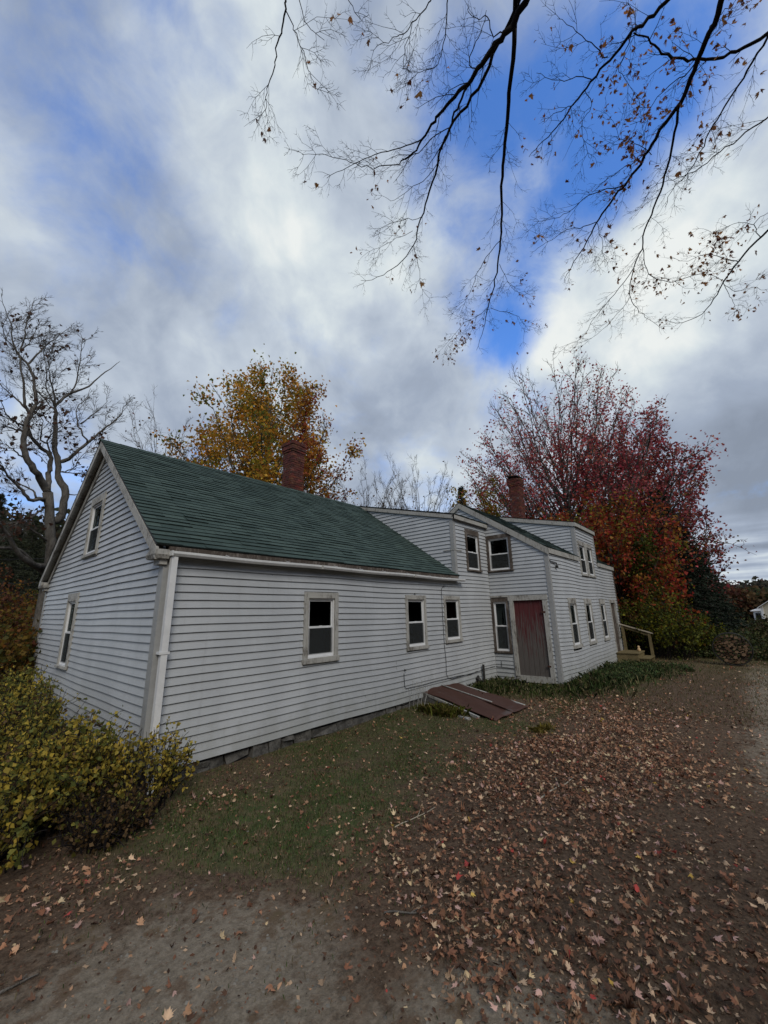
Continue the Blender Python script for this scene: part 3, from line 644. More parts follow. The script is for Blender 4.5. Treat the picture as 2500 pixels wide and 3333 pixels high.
# foundation stones
mb = MB(); x = .0
while x < L:
    w = random.uniform(.18, .6); h0 = -.05
    while h0 < .26:
        hh = random.uniform(.12, .22); d = random.uniform(-.01, .05); g = .012
        mb.box(x+g, x+w-g, d, .4, h0+g*.5, min(h0+hh, .296), j=.034); h0 += hh
    x += w
y = 0.4
while y < WA:
    w = random.uniform(.25, .7); mb.box(.03, .4, y, y+w-.02, -.05, .28, j=.015); y += w
mb.box(L+.06, L+.4, -DB+.05, 0, -.1, .24, j=.01); mb.box(L+.06, L+MB_-.06, -DB+.05, -DB+.35, -.1, .20, j=.01); mb.box(.12, L, .12, .3, -.1, .27)
mb.build('foundation', MT['stone'], house)

# chimneys of real bricks
def chimney(cx, cy, w, z0, z1, rot=0., cap=False, seed=1):
    r = random.Random(seed); ch = None; core = MB(); b = MB()
    ca, sa = cos(rot), sin(rot)
    def put(x0, x1, y0, y1, za, zb, col):
        vs = []
        for z in (za, zb):
            for (x, y) in ((x0, y0), (x1, y0), (x1, y1), (x0, y1)):
                jx, jy = r.uniform(-.004, .004), r.uniform(-.004, .004); vs.append((cx+(x+jx)*ca-(y+jy)*sa, cy+(x+jx)*sa+(y+jy)*ca, z+r.uniform(-.002, .002)))
        b.hexa(vs, col)
    hw = w/2; H = .068; k = 0; z = z0
    while z < z1-.01:
        top = z1-z; ex = 0.
        if top < .40: ex = .022
        if top < .32: ex = .045
        if top < .20: ex = .06
        if top < .07: ex = .02
        ex += .006*sin(z*9)
        m = hw+ex; ln = m*2/3.; off = (k % 2)*ln*.5
        for face in range(4):
            s0 = -m-(ln*.5 if off else 0)
            while s0 < m-.02:
                a_, b_ = max(-m, s0)+.005, min(m, s0+ln)-.005; s0 += ln
                if b_-a_ < .03: continue
                d = r.uniform(-.004, .006); t = r.random(); base = (.115, .036, .027) if t < .6 else ((.075, .026, .022) if t < .85 else (.16, .055, .036)); col = tuple(q*r.uniform(.75, 1.2) for q in base)
                if top < .1 and r.random() < .2: continue
                if face == 0: put(a_, b_, -m-d, -m+.1, z+.005, z+H-.004, col)
                if face == 1: put(a_, b_, m-.1, m+d, z+.005, z+H-.004, col)
                if face == 2: put(-m-d, -m+.1, max(a_, -m+.1), min(b_, m-.1), z+.005, z+H-.004, col)
                if face == 3: put(m-.1, m+d, max(a_, -m+.1), min(b_, m-.1), z+.005, z+H-.004, col)
        z += H; k += 1
    q = hw-.012
    P = [(cx+x*ca-y*sa, cy+x*sa+y*ca) for x, y in ((-q, -q), (q, -q), (q, q), (-q, q))]
    core.hexa([(x, y, z0-.3) for x, y in P]+[(x, y, z1-.02) for x, y in P])
    o = b.build('chimney', MT['brick'], house); core.build('mortar_core', MT['mortar'], o)
    if cap:
        c = MB(); q = hw+.10; P = [(cx+x*ca-y*sa, cy+x*sa+y*ca) for x, y in ((-q, -q*.8), (q, -q*.8), (q, q*.8), (-q, q*.8))]
        c.hexa([(x, y, z1+.05+.03*i) for i, (x, y) in enumerate(P)]+[(x, y, z1+.075+.03*i) for i, (x, y) in enumerate(P)])
        c.box(cx-.17, cx+.17, cy-.17, cy+.17, z1-.02, z1+.06); c.build('chimney_cap', MT['darkmetal'], o)
    fl = MB(); q = hw+.05; fl.box(cx-q, cx+q, cy-q, cy+q, z0-.05, z0+.10 if cap else z0-.02); fl.build('flashing', MT['trimgray'], o)
    return o
c1 = on(958, 1445, 1, 3.75); chimney(c1[0], 3.75, .44, 5.2, c1[2], .05, seed=3)
c2 = on(1676, 1562, 1, 1.15); chimney(c2[0], 1.15, .46, 5.3, c2[2], -.02, True, seed=5)
print('chimneys', c1, c2)

# cables, vent pipe and hose bib on the wall
def onA(px, py, d=-.03): return on(px, py, 1, d)
def c2s(x, y): return (800+x*.5425, 1500+y*.5425)
mb = MB()
def wire(pts, r=.006, d=-.035):
    mb.tube([onA(*c2s(*p), d) for p in pts], r, 5)
wire([(1188, 750), (1174, 768), (1180, 900), (1192, 1100), (1202, 1200), (1205, 1280), (1215, 1303), (1240, 1308), (1300, 1290), (1390, 1265), (1430, 1250), (1497, 1232)])
wire([(950, 1275), (951, 1310), (955, 1355), (962, 1366), (1060, 1345), (1140, 1322), (1215, 1305), (1280, 1290), (1350, 1280), (1390, 1262)])
mb.tube([on(*c2s(1500, 1233), 0, L-.03), on(*c2s(1560, 1240), 0, L-.03), on(*c2s(1612, 1247), 0, L-.03)], .006, 5)
mb.tube([on(*c2s(1534, 1200), 0, L-.03), on(*c2s(1536, 1235), 0, L-.03)], .006, 5)
mb.build('cable', MT['cable'], house)
mb = MB(); a = onA(*c2s(1425, 1222), -.09); mb.tube([a, a*A3(1, 1, 0)+A3(0, 0, .1)], .032, 8); mb.build('vent_pipe', MT['darkmetal'], house)
mb = MB(); a = onA(*c2s(1385, 1305), -.03); mb.tube([a, a+A3(0, -.07, -.01), a+A3(0, -.09, -.05)], [.04, .045, .05], 8); mb.tube([a+A3(.0, -.02, .05), a+A3(.03, -.06, .06)], .02, 6); mb.build('hose_bib', MT['darkmetal'], house)
mb = MB()
for px, py in (c2s(953, 1254), c2s(1012, 797), c2s(1188, 750)):
    a = onA(px, py, -.02); mb.tube([a, a+A3(0, -.04, -.01)], [.018, .012], 6)
mb.build('wall_hook', MT['darkmetal'], house)
mb = MB(); a = on(1500+803*.3617, 1550+762*.3617, 1, -DB-.04); b = on(1500+860*.3617, 1550+780*.3617, 1, -DB-.05); mb.tube([a+A3(0, 0, .03), a, b, b+A3(0, 0, -.12)], .014, 5); mb.box(b[0]-.04, b[0]+.04, b[1]-.03, b[1]+.03, b[2]-.14, b[2]-.07); mb.build('wall_bracket', MT['darkmetal'], house)

# ---------------------------------------------------------------- cellar hatch of rusty sheet metal
hatch = empty('cellar_hatch', (6., -1, .15), 'rusty sheet metal cellar hatch lying sloped against the house wall beside the grass', 'cellar hatch')
def sheet(c00, c10, c11, c01, nx=14, ny=20, amp=.02, thick=.006, ph=0.):
    g = []
    for i in range(nx+1):
        for j in range(ny+1):
            s, t = i/nx, j/ny; p = (1-s)*(1-t)*c00+s*(1-t)*c10+s*t*c11+(1-s)*t*c01
            z = amp*sin(s*3.1+ph+t*2)*sin(t*5+s*4+ph)+.5*amp*sin(t*9+s*3)*t; g.append(p+A3(0, 0, z))
    n = len(g); vs = g+[p-A3(0, 0, thick) for p in g]; f = []
    for i in range(nx):
        for j in range(ny):
            a = i*(ny+1)+j; f.append((a, a+ny+1, a+ny+2, a+1)); f.append((a+n, a+n+1, a+n+ny+2, a+n+ny+1))
    for i in range(nx):
        for j in (0, ny): a = i*(ny+1)+j; f.append((a, a+ny+1, a+ny+1+n, a+n))
    for j in range(ny):
        for i in (0, nx): a = i*(ny+1)+j; f.append((a, a+1, a+1+n, a+n))
    return g, vs, f
TL, TM, TR = A3(5.50, -.05, .39), A3(6.15, -.05, .44), A3(6.95, -.06, .37)
BL, BM, BR = A3(5.02, -1.92, .215), A3(5.55, -2.0, .26), A3(6.45, -1.95, .205)
mb = MB(); g, v_, f_ = sheet(TL, TM+A3(.02, 0, 0), BM+A3(.03, 0, .02), BL, amp=.03); mb.add(v_, f_); mb.build('sheet_panel', MT['rust'], hatch, smooth=True)
mb = MB(); g, v_, f_ = sheet(TM, TR, BR, BM, amp=.022, ph=2.); mb.add(v_, f_); mb.build('sheet_panel', MT['rust'], hatch, smooth=True)
mb = MB(); mb.bar(TL+A3(.02, 0, -.03), BL+A3(.03, .35, -.03), .04, .045, col=None); mb.bar(TL+A3(-.12, -.1, -.20), BL+A3(-.16, .45, -.03), .09, .03); mb.bar(TR+A3(0, 0, -.04), BR+A3(.0, .1, -.04), .05, .08)
mb.bar(TL+A3(0, .02, -.05), TR+A3(0, .02, -.05), .05, .10); mb.split_build('board', MT['trimgray'], hatch, 1)
mb = MB(); mb.hexa([A3(5.45, .0, .1), A3(6.98, .0, .1), A3(6.5, -1.4, .1), A3(5.2, -1.4, .1), A3(5.5, .0, .38), A3(6.93, .0, .35), A3(6.45, -1.4, .2), A3(5.3, -1.4, .2)]); mb.build('curb', MT['stone'], hatch)
mb = MB(); q0 = (TL*.95+BL*.05); mb.bar(TM+A3(.0, -.03, .012), (TM*.25+BM*.75)+A3(.0, 0, .035), .03, .012); mb.build('seam', MT['trimgray'], hatch)

# ---------------------------------------------------------------- wooden steps with handrail
stp = empty('porch_steps', (15.7, -2.3, .17), 'treated lumber porch steps with one handrail at the far side door', 'steps')
pz = on(2082, 2139, 0, 15.15); print('step corner', pz, on(2012, 2137, 0, 15.15), on(2132, 2071, 0, 16.3), on(2016, 2031, 0, 16.3), on(2121, 2147, 0, 16.3), on(2135, 2145, 0, 16.2))
ye = pz[1]; zt = .50
mb = MB()
for i in range(8): y0 = -1.80+(ye+1.80)*i/8; mb.box(15.1, 16.32, y0-.004+(ye+1.80)/8+.0, y0, zt-.035, zt)
mb.build('landing', MT['ptwood'], stp)
mb = MB(); mb.box(15.13, 15.17, ye+.02, -1.8, .05, zt-.037); mb.box(16.24, 16.28, ye+.02, -1.8, .05, zt-.037); mb.box(15.173, 16.237, ye+.02, ye+.06, .05, zt-.038); mb.build('skirt_board', MT['ptwood'], stp)
mb = MB(); mb.box(15.2, 16.36, ye-.30, ye+.0, .30, .335); mb.box(15.25, 15.29, ye-.28, ye+.015, .05, .298); mb.box(16.24, 16.28, ye-.28, ye+.015, .05, .298); mb.build('step', MT['ptwood'], stp)
mb = MB(); mb.box(16.285, 16.38, -1.93, -1.84, .1, 1.40); mb.build('post', MT['ptwood'], stp)
mb = MB(); mb.box(16.285, 16.38, ye-.28, ye-.19, .1, 1.12); mb.build('post', MT['ptwood'], stp)
mb = MB(); mb.bar((16.33, -1.80, 1.46), (16.33, ye-.36, 1.12), .13, .035); r1 = mb.build('handrail', MT['ptrail'], stp)
mb = MB(); mb.bar((16.33, -1.85, 1.38), (16.33, ye-.25, 1.06), .035, .09); mb.build('rail', MT['ptwood'], stp)
mb = MB(); g = on(2095, 2128, 0, 16.0); gx_, gy_ = 15.95, ye+.12
prof_ = [(.0, .0), (.05, .0), (.062, .03), (.06, .07), (.045, .10), (.034, .12), (.04, .145), (.04, .17), (.025, .19), (.008, .197)]
mb.tube([(gx_, gy_, zt+z) for r, z in prof_], [max(r, .002) for r, z in prof_], 14)
o = mb.build('gourd', MT['gourd'], None, loc=(gx_, gy_, zt), smooth=True); tag(o, 'small tan gourd standing on the landing of the wooden steps', 'gourd')

# ---------------------------------------------------------------- round hoop of firewood
lc = on(2396, 2167, 2, .17); lc[2] = float(gh(lc[0], lc[1])); Rh = .50
vd = A3(lc[0]-CP[0], lc[1]-CP[1], 0); vd /= np.linalg.norm(vd); sd_ = A3(vd[1], -vd[0], 0)
hc = lc+A3(0, 0, Rh+.03)
rack = empty('log_hoop', lc, 'round dark metal hoop rack holding firewood at the meadow edge', 'log rack')
mb = MB()
for dd in (-.16, .16):
    mb.tube([hc+sd_*cos(t)*Rh+A3(0, 0, sin(t)*Rh)+vd*dd for t in np.linspace(0, 2*pi, 40)], .014, 5)
mb.build('ring', MT['darkmetal'], rack)
mb = MB()
for sg in (-1, 1): mb.tube([lc+sd_*sg*.32+vd*.2+A3(0, 0, .012), lc+sd_*sg*.25-vd*.2+A3(0, 0, .012)], .014, 5); mb.tube([lc+sd_*sg*.28-vd*.16+A3(0, 0, .012), hc+sd_*sg*Rh*.5-vd*.16-A3(0, 0, Rh*.866)], .012, 5)
mb.build('foot', MT['darkmetal'], rack)
sites = []; rr = random.Random(4); tries = 0
while len(sites) < 130 and tries < 30000:
    tries += 1; a = rr.uniform(0, 2*pi); q = sqrt(rr.random())*(Rh-.07); s_ = rr.uniform(.038, .062); x_, z_ = q*cos(a), q*sin(a)
    if q+s_ > Rh-.012: continue
    if all(math.hypot(x_-u, z_-v) > (s_+w)*.76 for u, v, w in sites): sites.append((x_, z_, s_))
protos = []
for k in range(6):
    mb = MB(); n = rr.choice((3, 4, 4, 5, 6)); an = sorted(rr.uniform(0, 2*pi/n*.7)+2*pi*i/n for i in range(n)); rad = [rr.uniform(.85, 1.12) for _ in an]; ln = .21
    fcol = rr.choice(((.11, .065, .04), (.07, .042, .027), (.20, .13, .08), (.045, .03, .022))); bc = (.035, .026, .02)
    fr_ = [sd_*cos(t)*r+A3(0, 0, sin(t)*r)-vd*ln for t, r in zip(an, rad)]; bk = [p+vd*2*ln for p in fr_]
    mb.add(fr_, [tuple(range(n))], fcol); mb.add(bk, [tuple(range(n))[::-1]], fcol)
    for i in range(n): j = (i+1) % n; mb.quad(fr_[i], bk[i], bk[j], fr_[j], bc)
    o = mb.build('split_log', MT['logend'], None); protos.append(o)
for i, (x_, z_, s_) in enumerate(sites):
    o = protos[i] if i < 6 else protos[i % 6].copy()
    if i >= 6: COL.objects.link(o)
    p = hc+sd_*x_+A3(0, 0, z_)+vd*rr.uniform(-.05, .05); o.location = tuple(float(q) for q in p); o.scale = (s_*1.0, s_*1.0, s_); 
    o.scale = (s_, s_, s_); o.data = o.data
    tag(o, 'split firewood log stacked in the round hoop rack', 'log', 'firewood logs in the round rack')
for m_ in set(o.data for o in protos):              # logs keep their length when scaled: stretch the mesh along its axis
    for v in m_.vertices:
        p = np.array(v.co); k = p@vd; v.co = tuple(p+vd*k*15.)

# ---------------------------------------------------------------- trees
def rot_about(v, ax, an):
    ax = ax/np.linalg.norm(ax); return v*cos(an)+np.cross(ax, v)*sin(an)+ax*(ax@v)*(1-cos(an))
def unit(v): return v/(np.linalg.norm(v)+1e-9)
def rpath(r, p, q, n, amp):
    t = np.linspace(0, 1, n+1)[:, None]; P = p+(q-p)*t; L_ = np.linalg.norm(q-p)
    off = np.cumsum(r.normal(0, 1, (n+1, 3)), axis=0)*amp*L_/n; off -= off[0]; off -= t*off[-1]; return P+off
def leaves(name, pts, cols, size, m, parent, seed=0, flat=.5, K=4):
    r = np.random.default_rng(seed); n = len(pts); P = np.array(pts)
    a = r.normal(0, 1, (n, 3)); a /= np.linalg.norm(a, axis=1)[:, None]; b = r.normal(0, 1, (n, 3)); b[:, 2] *= flat; b = np.cross(a, b); b /= np.linalg.norm(b, axis=1)[:, None]
    s = size*r.uniform(.6, 1.3, (n, 1)); w = s*r.uniform(.55, .9, (n, 1))
    nrm = np.cross(a, b)*s*.25
    V = np.stack([P, P+a*s*.5+b*w*.5+nrm, P+a*s, P+a*s*.5-b*w*.5+nrm], 1); return npmesh(name, V, 4, np.array(cols), m, parent)
def crown_tree(name, base, H, env, label, cat, seed, nl, cols, lsize, nleaf, trunk_r=.2, lobase=.25, group=None, upsweep=.5, leaf_fn=None, twigs=5, sub=7, leafr=.45, thin=1., squash=1., trunk_lean=(0, 0), barkm='bark', tmin=.005):
    """broadleaf tree: env(t) gives the crown radius at height fraction t; limbs grow from the trunk to the envelope, then branch twice more"""
    r = np.random.default_rng(seed); base = np.array(base, float); T = empty(name, base, label, cat, group); mb = MB(); leafp = []; leafc = []
    top = base+A3(trunk_lean[0], trunk_lean[1], H*.9); tp = rpath(r, base-A3(0, 0, .2), top, 12, .05); rad = trunk_r*(1-np.linspace(0, .93, 13)); mb.tube(tp, rad, 8)
    for k in range(nl):
        t = lobase+(1-lobase)*((k+r.random())/nl)**.9; az = k*2.39996+r.uniform(-.3, .3); R_ = env(t)*r.uniform(.72, 1.06)
        tgt = base+A3(trunk_lean[0]*t, trunk_lean[1]*t, H*t)+A3(cos(az), sin(az), 0)*R_*A3(1, squash, 1)
        t0 = max(lobase*.6, t-upsweep*(R_/H)-.10)*.92; i0 = t0*12; j = int(min(i0, 11)); s = tp[j]+(tp[j+1]-tp[j])*(i0-j); s = s if i0 < 12 else tp[-1]
        mid = s+(tgt-s)*.5+A3(0, 0, -.05*R_); P = np.vstack([rpath(r, s, mid, 4, .10), rpath(r, mid, tgt+A3(0, 0, .04*H), 4, .10)[1:]]); rl = max(.02, rad[j]*.5)
        mb.tube(P, rl*(1-np.linspace(0, .85, 9)), 5, cap=False)
        for q in range(sub):
            u = .25+.75*(q+r.random())/sub; i = int(min(u*8, 7)); p = P[i]+(P[i+1]-P[i])*(u*8-i); d = unit(P[i+1]-P[i])
            out = unit(d*.8+r.normal(0, .55, 3)+A3(0, 0, .35)+unit((p-base)*A3(1, 1, 0))*.3); l2 = (.18+.22*r.random())*max(R_, H*.22)*(1.15-.5*u); e = p+out*l2
            Q = rpath(r, p, e, 4, .14); mb.tube(Q, rl*.35*(1-np.linspace(0, .8, 5))*thin, 3, cap=False)
            for w in range(twigs):
                uu = .2+.8*(w+r.random())/twigs; ii = int(min(uu*4, 3)); pp = Q[ii]+(Q[ii+1]-Q[ii])*(uu*4-ii); od = unit(out*.9+r.normal(0, .6, 3)+A3(0, 0, .25)); l3 = l2*(.25+.35*r.random())
                E = rpath(r, pp, pp+od*l3, 3, .2); mb.tube(E, max(tmin, rl*.12)*(1-np.linspace(0, .5, 4))*thin, 3, cap=False)
                pp2 = pp+od*l3
                leafp.append((E, t, az))
    tr = mb.build('trunk', MT[barkm], T, smooth=True)
    if nleaf:
        pts = []; cc = []; n = len(leafp); wts = np.array([leaf_fn(E[-1], t, az) if leaf_fn else 1. for E, t, az in leafp]); wts = np.maximum(wts, 0); cnt = r.poisson(nleaf*wts/wts.sum())
        for (E, t, az), c_ in zip(leafp, cnt):
            if c_ == 0: continue
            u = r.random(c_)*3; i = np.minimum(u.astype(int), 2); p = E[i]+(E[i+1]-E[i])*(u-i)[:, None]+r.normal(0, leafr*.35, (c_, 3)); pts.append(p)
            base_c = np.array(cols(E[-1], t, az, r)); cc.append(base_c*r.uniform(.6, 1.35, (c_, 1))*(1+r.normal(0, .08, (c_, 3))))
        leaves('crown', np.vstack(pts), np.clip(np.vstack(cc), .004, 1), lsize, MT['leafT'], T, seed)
    return T
def pick(r, lst, w): return np.array(lst[r.choice(len(lst), p=np.array(w)/sum(w))])
G = lambda p: A3(p[0], p[1], float(gh(p[0], p[1])))

# orange maple behind the long roof
b = G(at(850, 1900, 22)); 
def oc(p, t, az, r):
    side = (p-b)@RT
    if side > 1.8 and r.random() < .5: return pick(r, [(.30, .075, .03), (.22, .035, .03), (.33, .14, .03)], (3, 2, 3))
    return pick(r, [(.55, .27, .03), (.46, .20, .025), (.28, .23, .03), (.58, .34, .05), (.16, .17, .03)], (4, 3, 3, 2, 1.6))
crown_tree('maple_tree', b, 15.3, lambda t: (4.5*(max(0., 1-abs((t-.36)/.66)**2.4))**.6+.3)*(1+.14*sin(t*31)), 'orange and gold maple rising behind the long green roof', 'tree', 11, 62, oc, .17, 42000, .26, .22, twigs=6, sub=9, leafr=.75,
           leaf_fn=lambda p, t, az: max(0.08, .9+1.1*sin(p[0]*1.7+p[2]*1.3)*sin(p[1]*1.5+p[2]*.9)))
# big red maple
b2 = G(at(1880, 1900, 26))
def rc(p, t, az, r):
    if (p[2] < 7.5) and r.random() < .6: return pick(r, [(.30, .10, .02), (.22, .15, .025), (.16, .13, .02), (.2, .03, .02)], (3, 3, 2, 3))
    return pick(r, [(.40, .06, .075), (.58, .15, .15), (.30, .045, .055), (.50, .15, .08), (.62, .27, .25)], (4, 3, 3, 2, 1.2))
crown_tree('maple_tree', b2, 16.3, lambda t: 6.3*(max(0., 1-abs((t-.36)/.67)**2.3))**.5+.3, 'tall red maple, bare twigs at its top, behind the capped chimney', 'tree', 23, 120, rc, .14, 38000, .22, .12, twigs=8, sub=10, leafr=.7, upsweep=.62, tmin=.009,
           leaf_fn=lambda p, t, az: max(0.02, (1.25-1.2*max(0, (p[2]-9.6)/6.5))*(1+.75*sin(p[0]*1.3+p[2]*1.1)*sin(p[1]*1.2))+.25*max(0, (p-b2)@RT)/4), thin=1.1)
b3 = G(at(2130, 1950, 28))
crown_tree('maple_tree', b3, 12.8, lambda t: 3.9*(max(0., 1-((t-.42)/.62)**2))**.5+.3, 'loose dark red maple right of the tall red maple, beside the spruce', 'tree', 31, 64, lambda p, t, az, r: pick(r, [(.30, .05, .06), (.42, .11, .11), (.20, .045, .05), (.24, .10, .05)], (3, 2, 3, 2)), .16, 24000, .22, .2, twigs=6, sub=8, leafr=.6, upsweep=.8)
b4 = G(at(2010, 1950, 21.5))
crown_tree('maple_tree', b4, 6.8, lambda t: 2.6*(max(0., 1-((t-.4)/.65)**2))**.5+.3, 'lower orange and crimson tree close behind the far end of the house', 'tree', 37, 44, lambda p, t, az, r: pick(r, [(.40, .08, .03), (.34, .04, .03), (.34, .16, .03), (.20, .18, .03), (.18, .06, .03)], (3, 3, 3, 2, 3)), .15, 15000, .14, .1, twigs=6, sub=7, leafr=.6)
b5 = G(at(1590, 1900, 24)); crown_tree('young_maple', b5, 9.3, lambda t: 2.1*(max(0., 1-((t-.45)/.6)**2))**.5+.2, 'small yellow green maple showing left of the capped chimney', 'tree', 41, 30, lambda p, t, az, r: pick(r, [(.30, .20, .02), (.20, .17, .02), (.34, .12, .02)], (3, 3, 2)), .15, 7000, .12, .25, leafr=.5)
# bare trees showing over the roofs
def bare(px, D, H, R_, seed, label, nl=26, nleaf=160, name='bare_tree', group=None, low=.35, nb=10, ns=12, tr_=.11):
    b = G(at(px, 1900, D)); return crown_tree(name, b, H*.93, lambda t: R_*(max(0., 1-((t-.66)/.48)**2))**.5+.15, label, 'tree', seed, int(nl*1.7), lambda p, t, az, r: pick(r, [(.10, .05, .03), (.16, .08, .03), (.18, .04, .04)], (3, 2, 1)), .13, nleaf, tr_, low, twigs=nb, sub=ns, upsweep=.95, leafr=.25, barkm='bark', thin=.8, group=group, tmin=.0065)
bare(485, 21, 12.6, 2.3, 51, 'slim bare tree between the forked tree and the orange maple')
bare(1195, 23, 10.8, 2.9, 53, 'broad leafless tree right of the brick chimney above the long roof', 34, 420)
bare(1370, 24, 11.6, 2.8, 57, 'taller leafless tree just left of the small gable peak', 34, 300)
bare(1060, 25, 9.6, 1.8, 59, 'low thin bare tree directly right of the plain brick chimney', 20, 60)
# spruces
def spruce(base, H, R_, seed, label, n=1600, colr=((.012, .022, .014), (.020, .032, .018))):
    r = np.random.default_rng(seed); T = empty('spruce_tree', base, label, 'tree'); mb = MB(); mb.tube([base-A3(0, 0, .2), base+A3(0, 0, H*.5), base+A3(0, 0, H)], [.16, .09, .01], 6); pts = []; dirs = []
    for k in range(n):
        t = r.random()**.8; z = H*(.04+.95*t); R2 = R_*(1-t)**.85*r.uniform(.55, 1.1)+.08; az = r.uniform(0, 2*pi); d = A3(cos(az), sin(az), 0); p = base+A3(0, 0, z); e = p+d*R2+A3(0, 0, -.22*R2+.12*R2*r.random()); m = (p+e)/2+A3(0, 0, .03*R2)
        mb.tube([p, m, e], [.012, .008, .003], 3, cap=False); q = int(8+R2*16); u = r.random(q)**.7; s = np.where(u[:, None] < .5, p+(m-p)*u[:, None]*2, m+(e-m)*(u[:, None]*2-1)); pts.append(s); dirs.append(np.tile(unit(e-m), (q, 1)))
    mb.build('trunk', MT['bark'], T); P = np.vstack(pts); Dr = np.vstack(dirs); n2 = len(P); a = Dr+r.normal(0, .55, (n2, 3)); a /= np.linalg.norm(a, axis=1)[:, None]; bb = np.cross(a, r.normal(0, 1, (n2, 3))); bb /= np.linalg.norm(bb, axis=1)[:, None]
    s = r.uniform(.10, .22, (n2, 1)); V = np.stack([P-bb*.012, P+a*s*.6+bb*.028, P+a*s, P+a*s*.6-bb*.028], 1); c = np.array(colr[0])+(np.array(colr[1])-np.array(colr[0]))*r.random((n2, 1)); npmesh('crown', V, 4, c*r.uniform(.6, 1.5, (n2, 1)), MT['needle'], T)
    return T
spruce(G(at(2200, 1950, 25.5)), 8.2, 2.9, 61, 'dark drooping spruce at the right end of the tree group', 1500)
spruce(G(at(2285, 1950, 29)), 5.4, 1.9, 62, 'smaller dark spruce at the right foot of the tree group', 800)
spruce(G(at(1522, 1900, 27)), 10.4, 1.3, 63, 'narrow evergreen tip poking up behind the small gable peak', 700)
# evergreens beyond the left side of the house
for i, (px, D, H, R_) in enumerate(((-60, 52, 12.5, 4.), (15, 46, 9.6, 3.4), (75, 50, 10.2, 3.2), (140, 55, 9.5, 3.5), (-150, 50, 14, 4))):
    t_ = spruce(G(at(px, 1900, D)), H, R_, 70+i, ('tall pine at the left edge, farthest left of the dark pines', 'second dark pine from the left edge behind the wires', 'third dark pine, left of the forked trunk', 'dark pine right behind the forked trunk', 'pine beyond the left edge of the yard')[i], 900, ((.022, .03, .016), (.045, .05, .024)))
    t_.name = 'pine_tree'; t_['group'] = 'dark pines beyond the left of the house'

# shrubs and bushes: many stems with leaves
def shrub(name, base, R_, H, label, cat, seed, cols, wts, lsize, nst, nlf, group=None, lean=(0, 0), stemr=.006, bare_low=.15, rx=1., ry=1., arch=.25):
    r = np.random.default_rng(seed); base = np.array(base, float); T = empty(name, base, label, cat, group); mb = MB(); tw = []
    for k in range(nst):
        a = r.uniform(0, 2*pi); q = sqrt(r.random())*R_*.55; p = base+A3(cos(a)*q*rx, sin(a)*q*ry, -.05); o = R_*r.uniform(.3, 1.); h = H*r.uniform(.55, 1.05)*(1-.35*(o/R_)**2); a2 = a+r.normal(0, .5)
        e = base+A3(cos(a2)*o*rx+lean[0], sin(a2)*o*ry+lean[1], h); m = p+(e-p)*.5+A3(0, 0, h*arch*.5); P = np.vstack([rpath(r, p, m, 3, .12), rpath(r, m, e, 3, .12)[1:]]); mb.tube(P, stemr*(1.4-np.linspace(0, 1.1, 7)), 4, cap=False)
        for w in range(5):
            u = 1.5+4.5*r.random(); i = int(min(u, 5)); pp = P[i]+(P[i+1]-P[i])*(u-i); d = unit(P[i+1]-P[i]+r.normal(0, .6, 3)); l3 = R_*r.uniform(.12, .32); E = rpath(r, pp, pp+d*l3, 3, .15); mb.tube(E, stemr*.5, 3, cap=False); tw.append(E)
        tw.append(P[3:])
    mb.build('stem', MT['twig'], T); n = len(tw); cnt = r.multinomial(nlf, np.ones(n)/n); pts = []; cc = []
    for E, c_ in zip(tw, cnt):
        u = r.random(c_)*3; i = np.minimum(u.astype(int), 2); pts.append(E[i]+(E[i+1]-E[i])*(u-i)[:, None]+r.normal(0, lsize*.45, (c_, 3))); bc = pick(r, cols, wts); cc.append(np.array([bc if r.random() < .7 else pick(r, cols, wts) for _ in range(c_)])*r.uniform(.55, 1.3, (c_, 1)) if c_ else np.zeros((0, 3)))
    leaves('foliage', np.vstack(pts), np.clip(np.vstack(cc), .004, 1), lsize, MT['leafT'], T, seed, flat=.3); return T
YB = [(.56, .42, .07), (.45, .36, .07), (.29, .27, .06), (.17, .19, .05), (.66, .48, .09), (.16, .10, .045)]
sh = [((-.85, .05), .75, .98, (3, 3, 3, 3, 1.6, 1.5), 150, 6400, 'near yellow leaved bush in front of the house corner', .046),
      ((-.12, -.42), .50, .80, (4, 4, 2, 1, 2, 1), 75, 1700, 'sparse yellow sprigs at the foot of the white downspout', .044),
      ((-1.45, -.55), .72, .78, (3, 3, 3, 3, 1.5, 2.), 130, 4600, 'low yellow green bush at the left edge, nearest the camera', .046),
      ((-1.0, 1.35), .85, 1.16, (2, 3, 3, 4, .6, 1.5), 110, 5000, 'olive green bush along the gable wall behind the near yellow bush', .046),
      ((-.95, 2.9), .85, 1.30, (1.5, 3, 4, 3, .5, 1.5), 90, 3600, 'green bush under the gable wall window', .046),
      ((-1.75, 1.2), .7, 1.15, (3, 3, 3, 3, 1, 1.5), 90, 3600, 'yellow bush behind the low one at the left edge', .046),
      ((-.65, 4.7), .8, 1.25, (1.5, 3, 4, 3, .5, 1.5), 70, 2600, 'far green bush near the back end of the gable wall', .052),
      ((-.55, -.80), .55, .42, (0, 0, 1, 1, 0, 9), 90, 1300, 'low dry brown brush at the foot of the yellow bushes', .040)]
for i, (p, R_, H, w, ns, nl, lab, ls) in enumerate(sh):
    shrub('yellow_bush', G(p), R_, H, lab, 'bush', 80+i, YB, w, ls, ns, nl, 'yellow bushes along the gable wall')
OB = [(.22, .085, .02), (.17, .11, .02), (.10, .09, .02), (.26, .15, .03), (.12, .045, .025), (.06, .07, .02)]
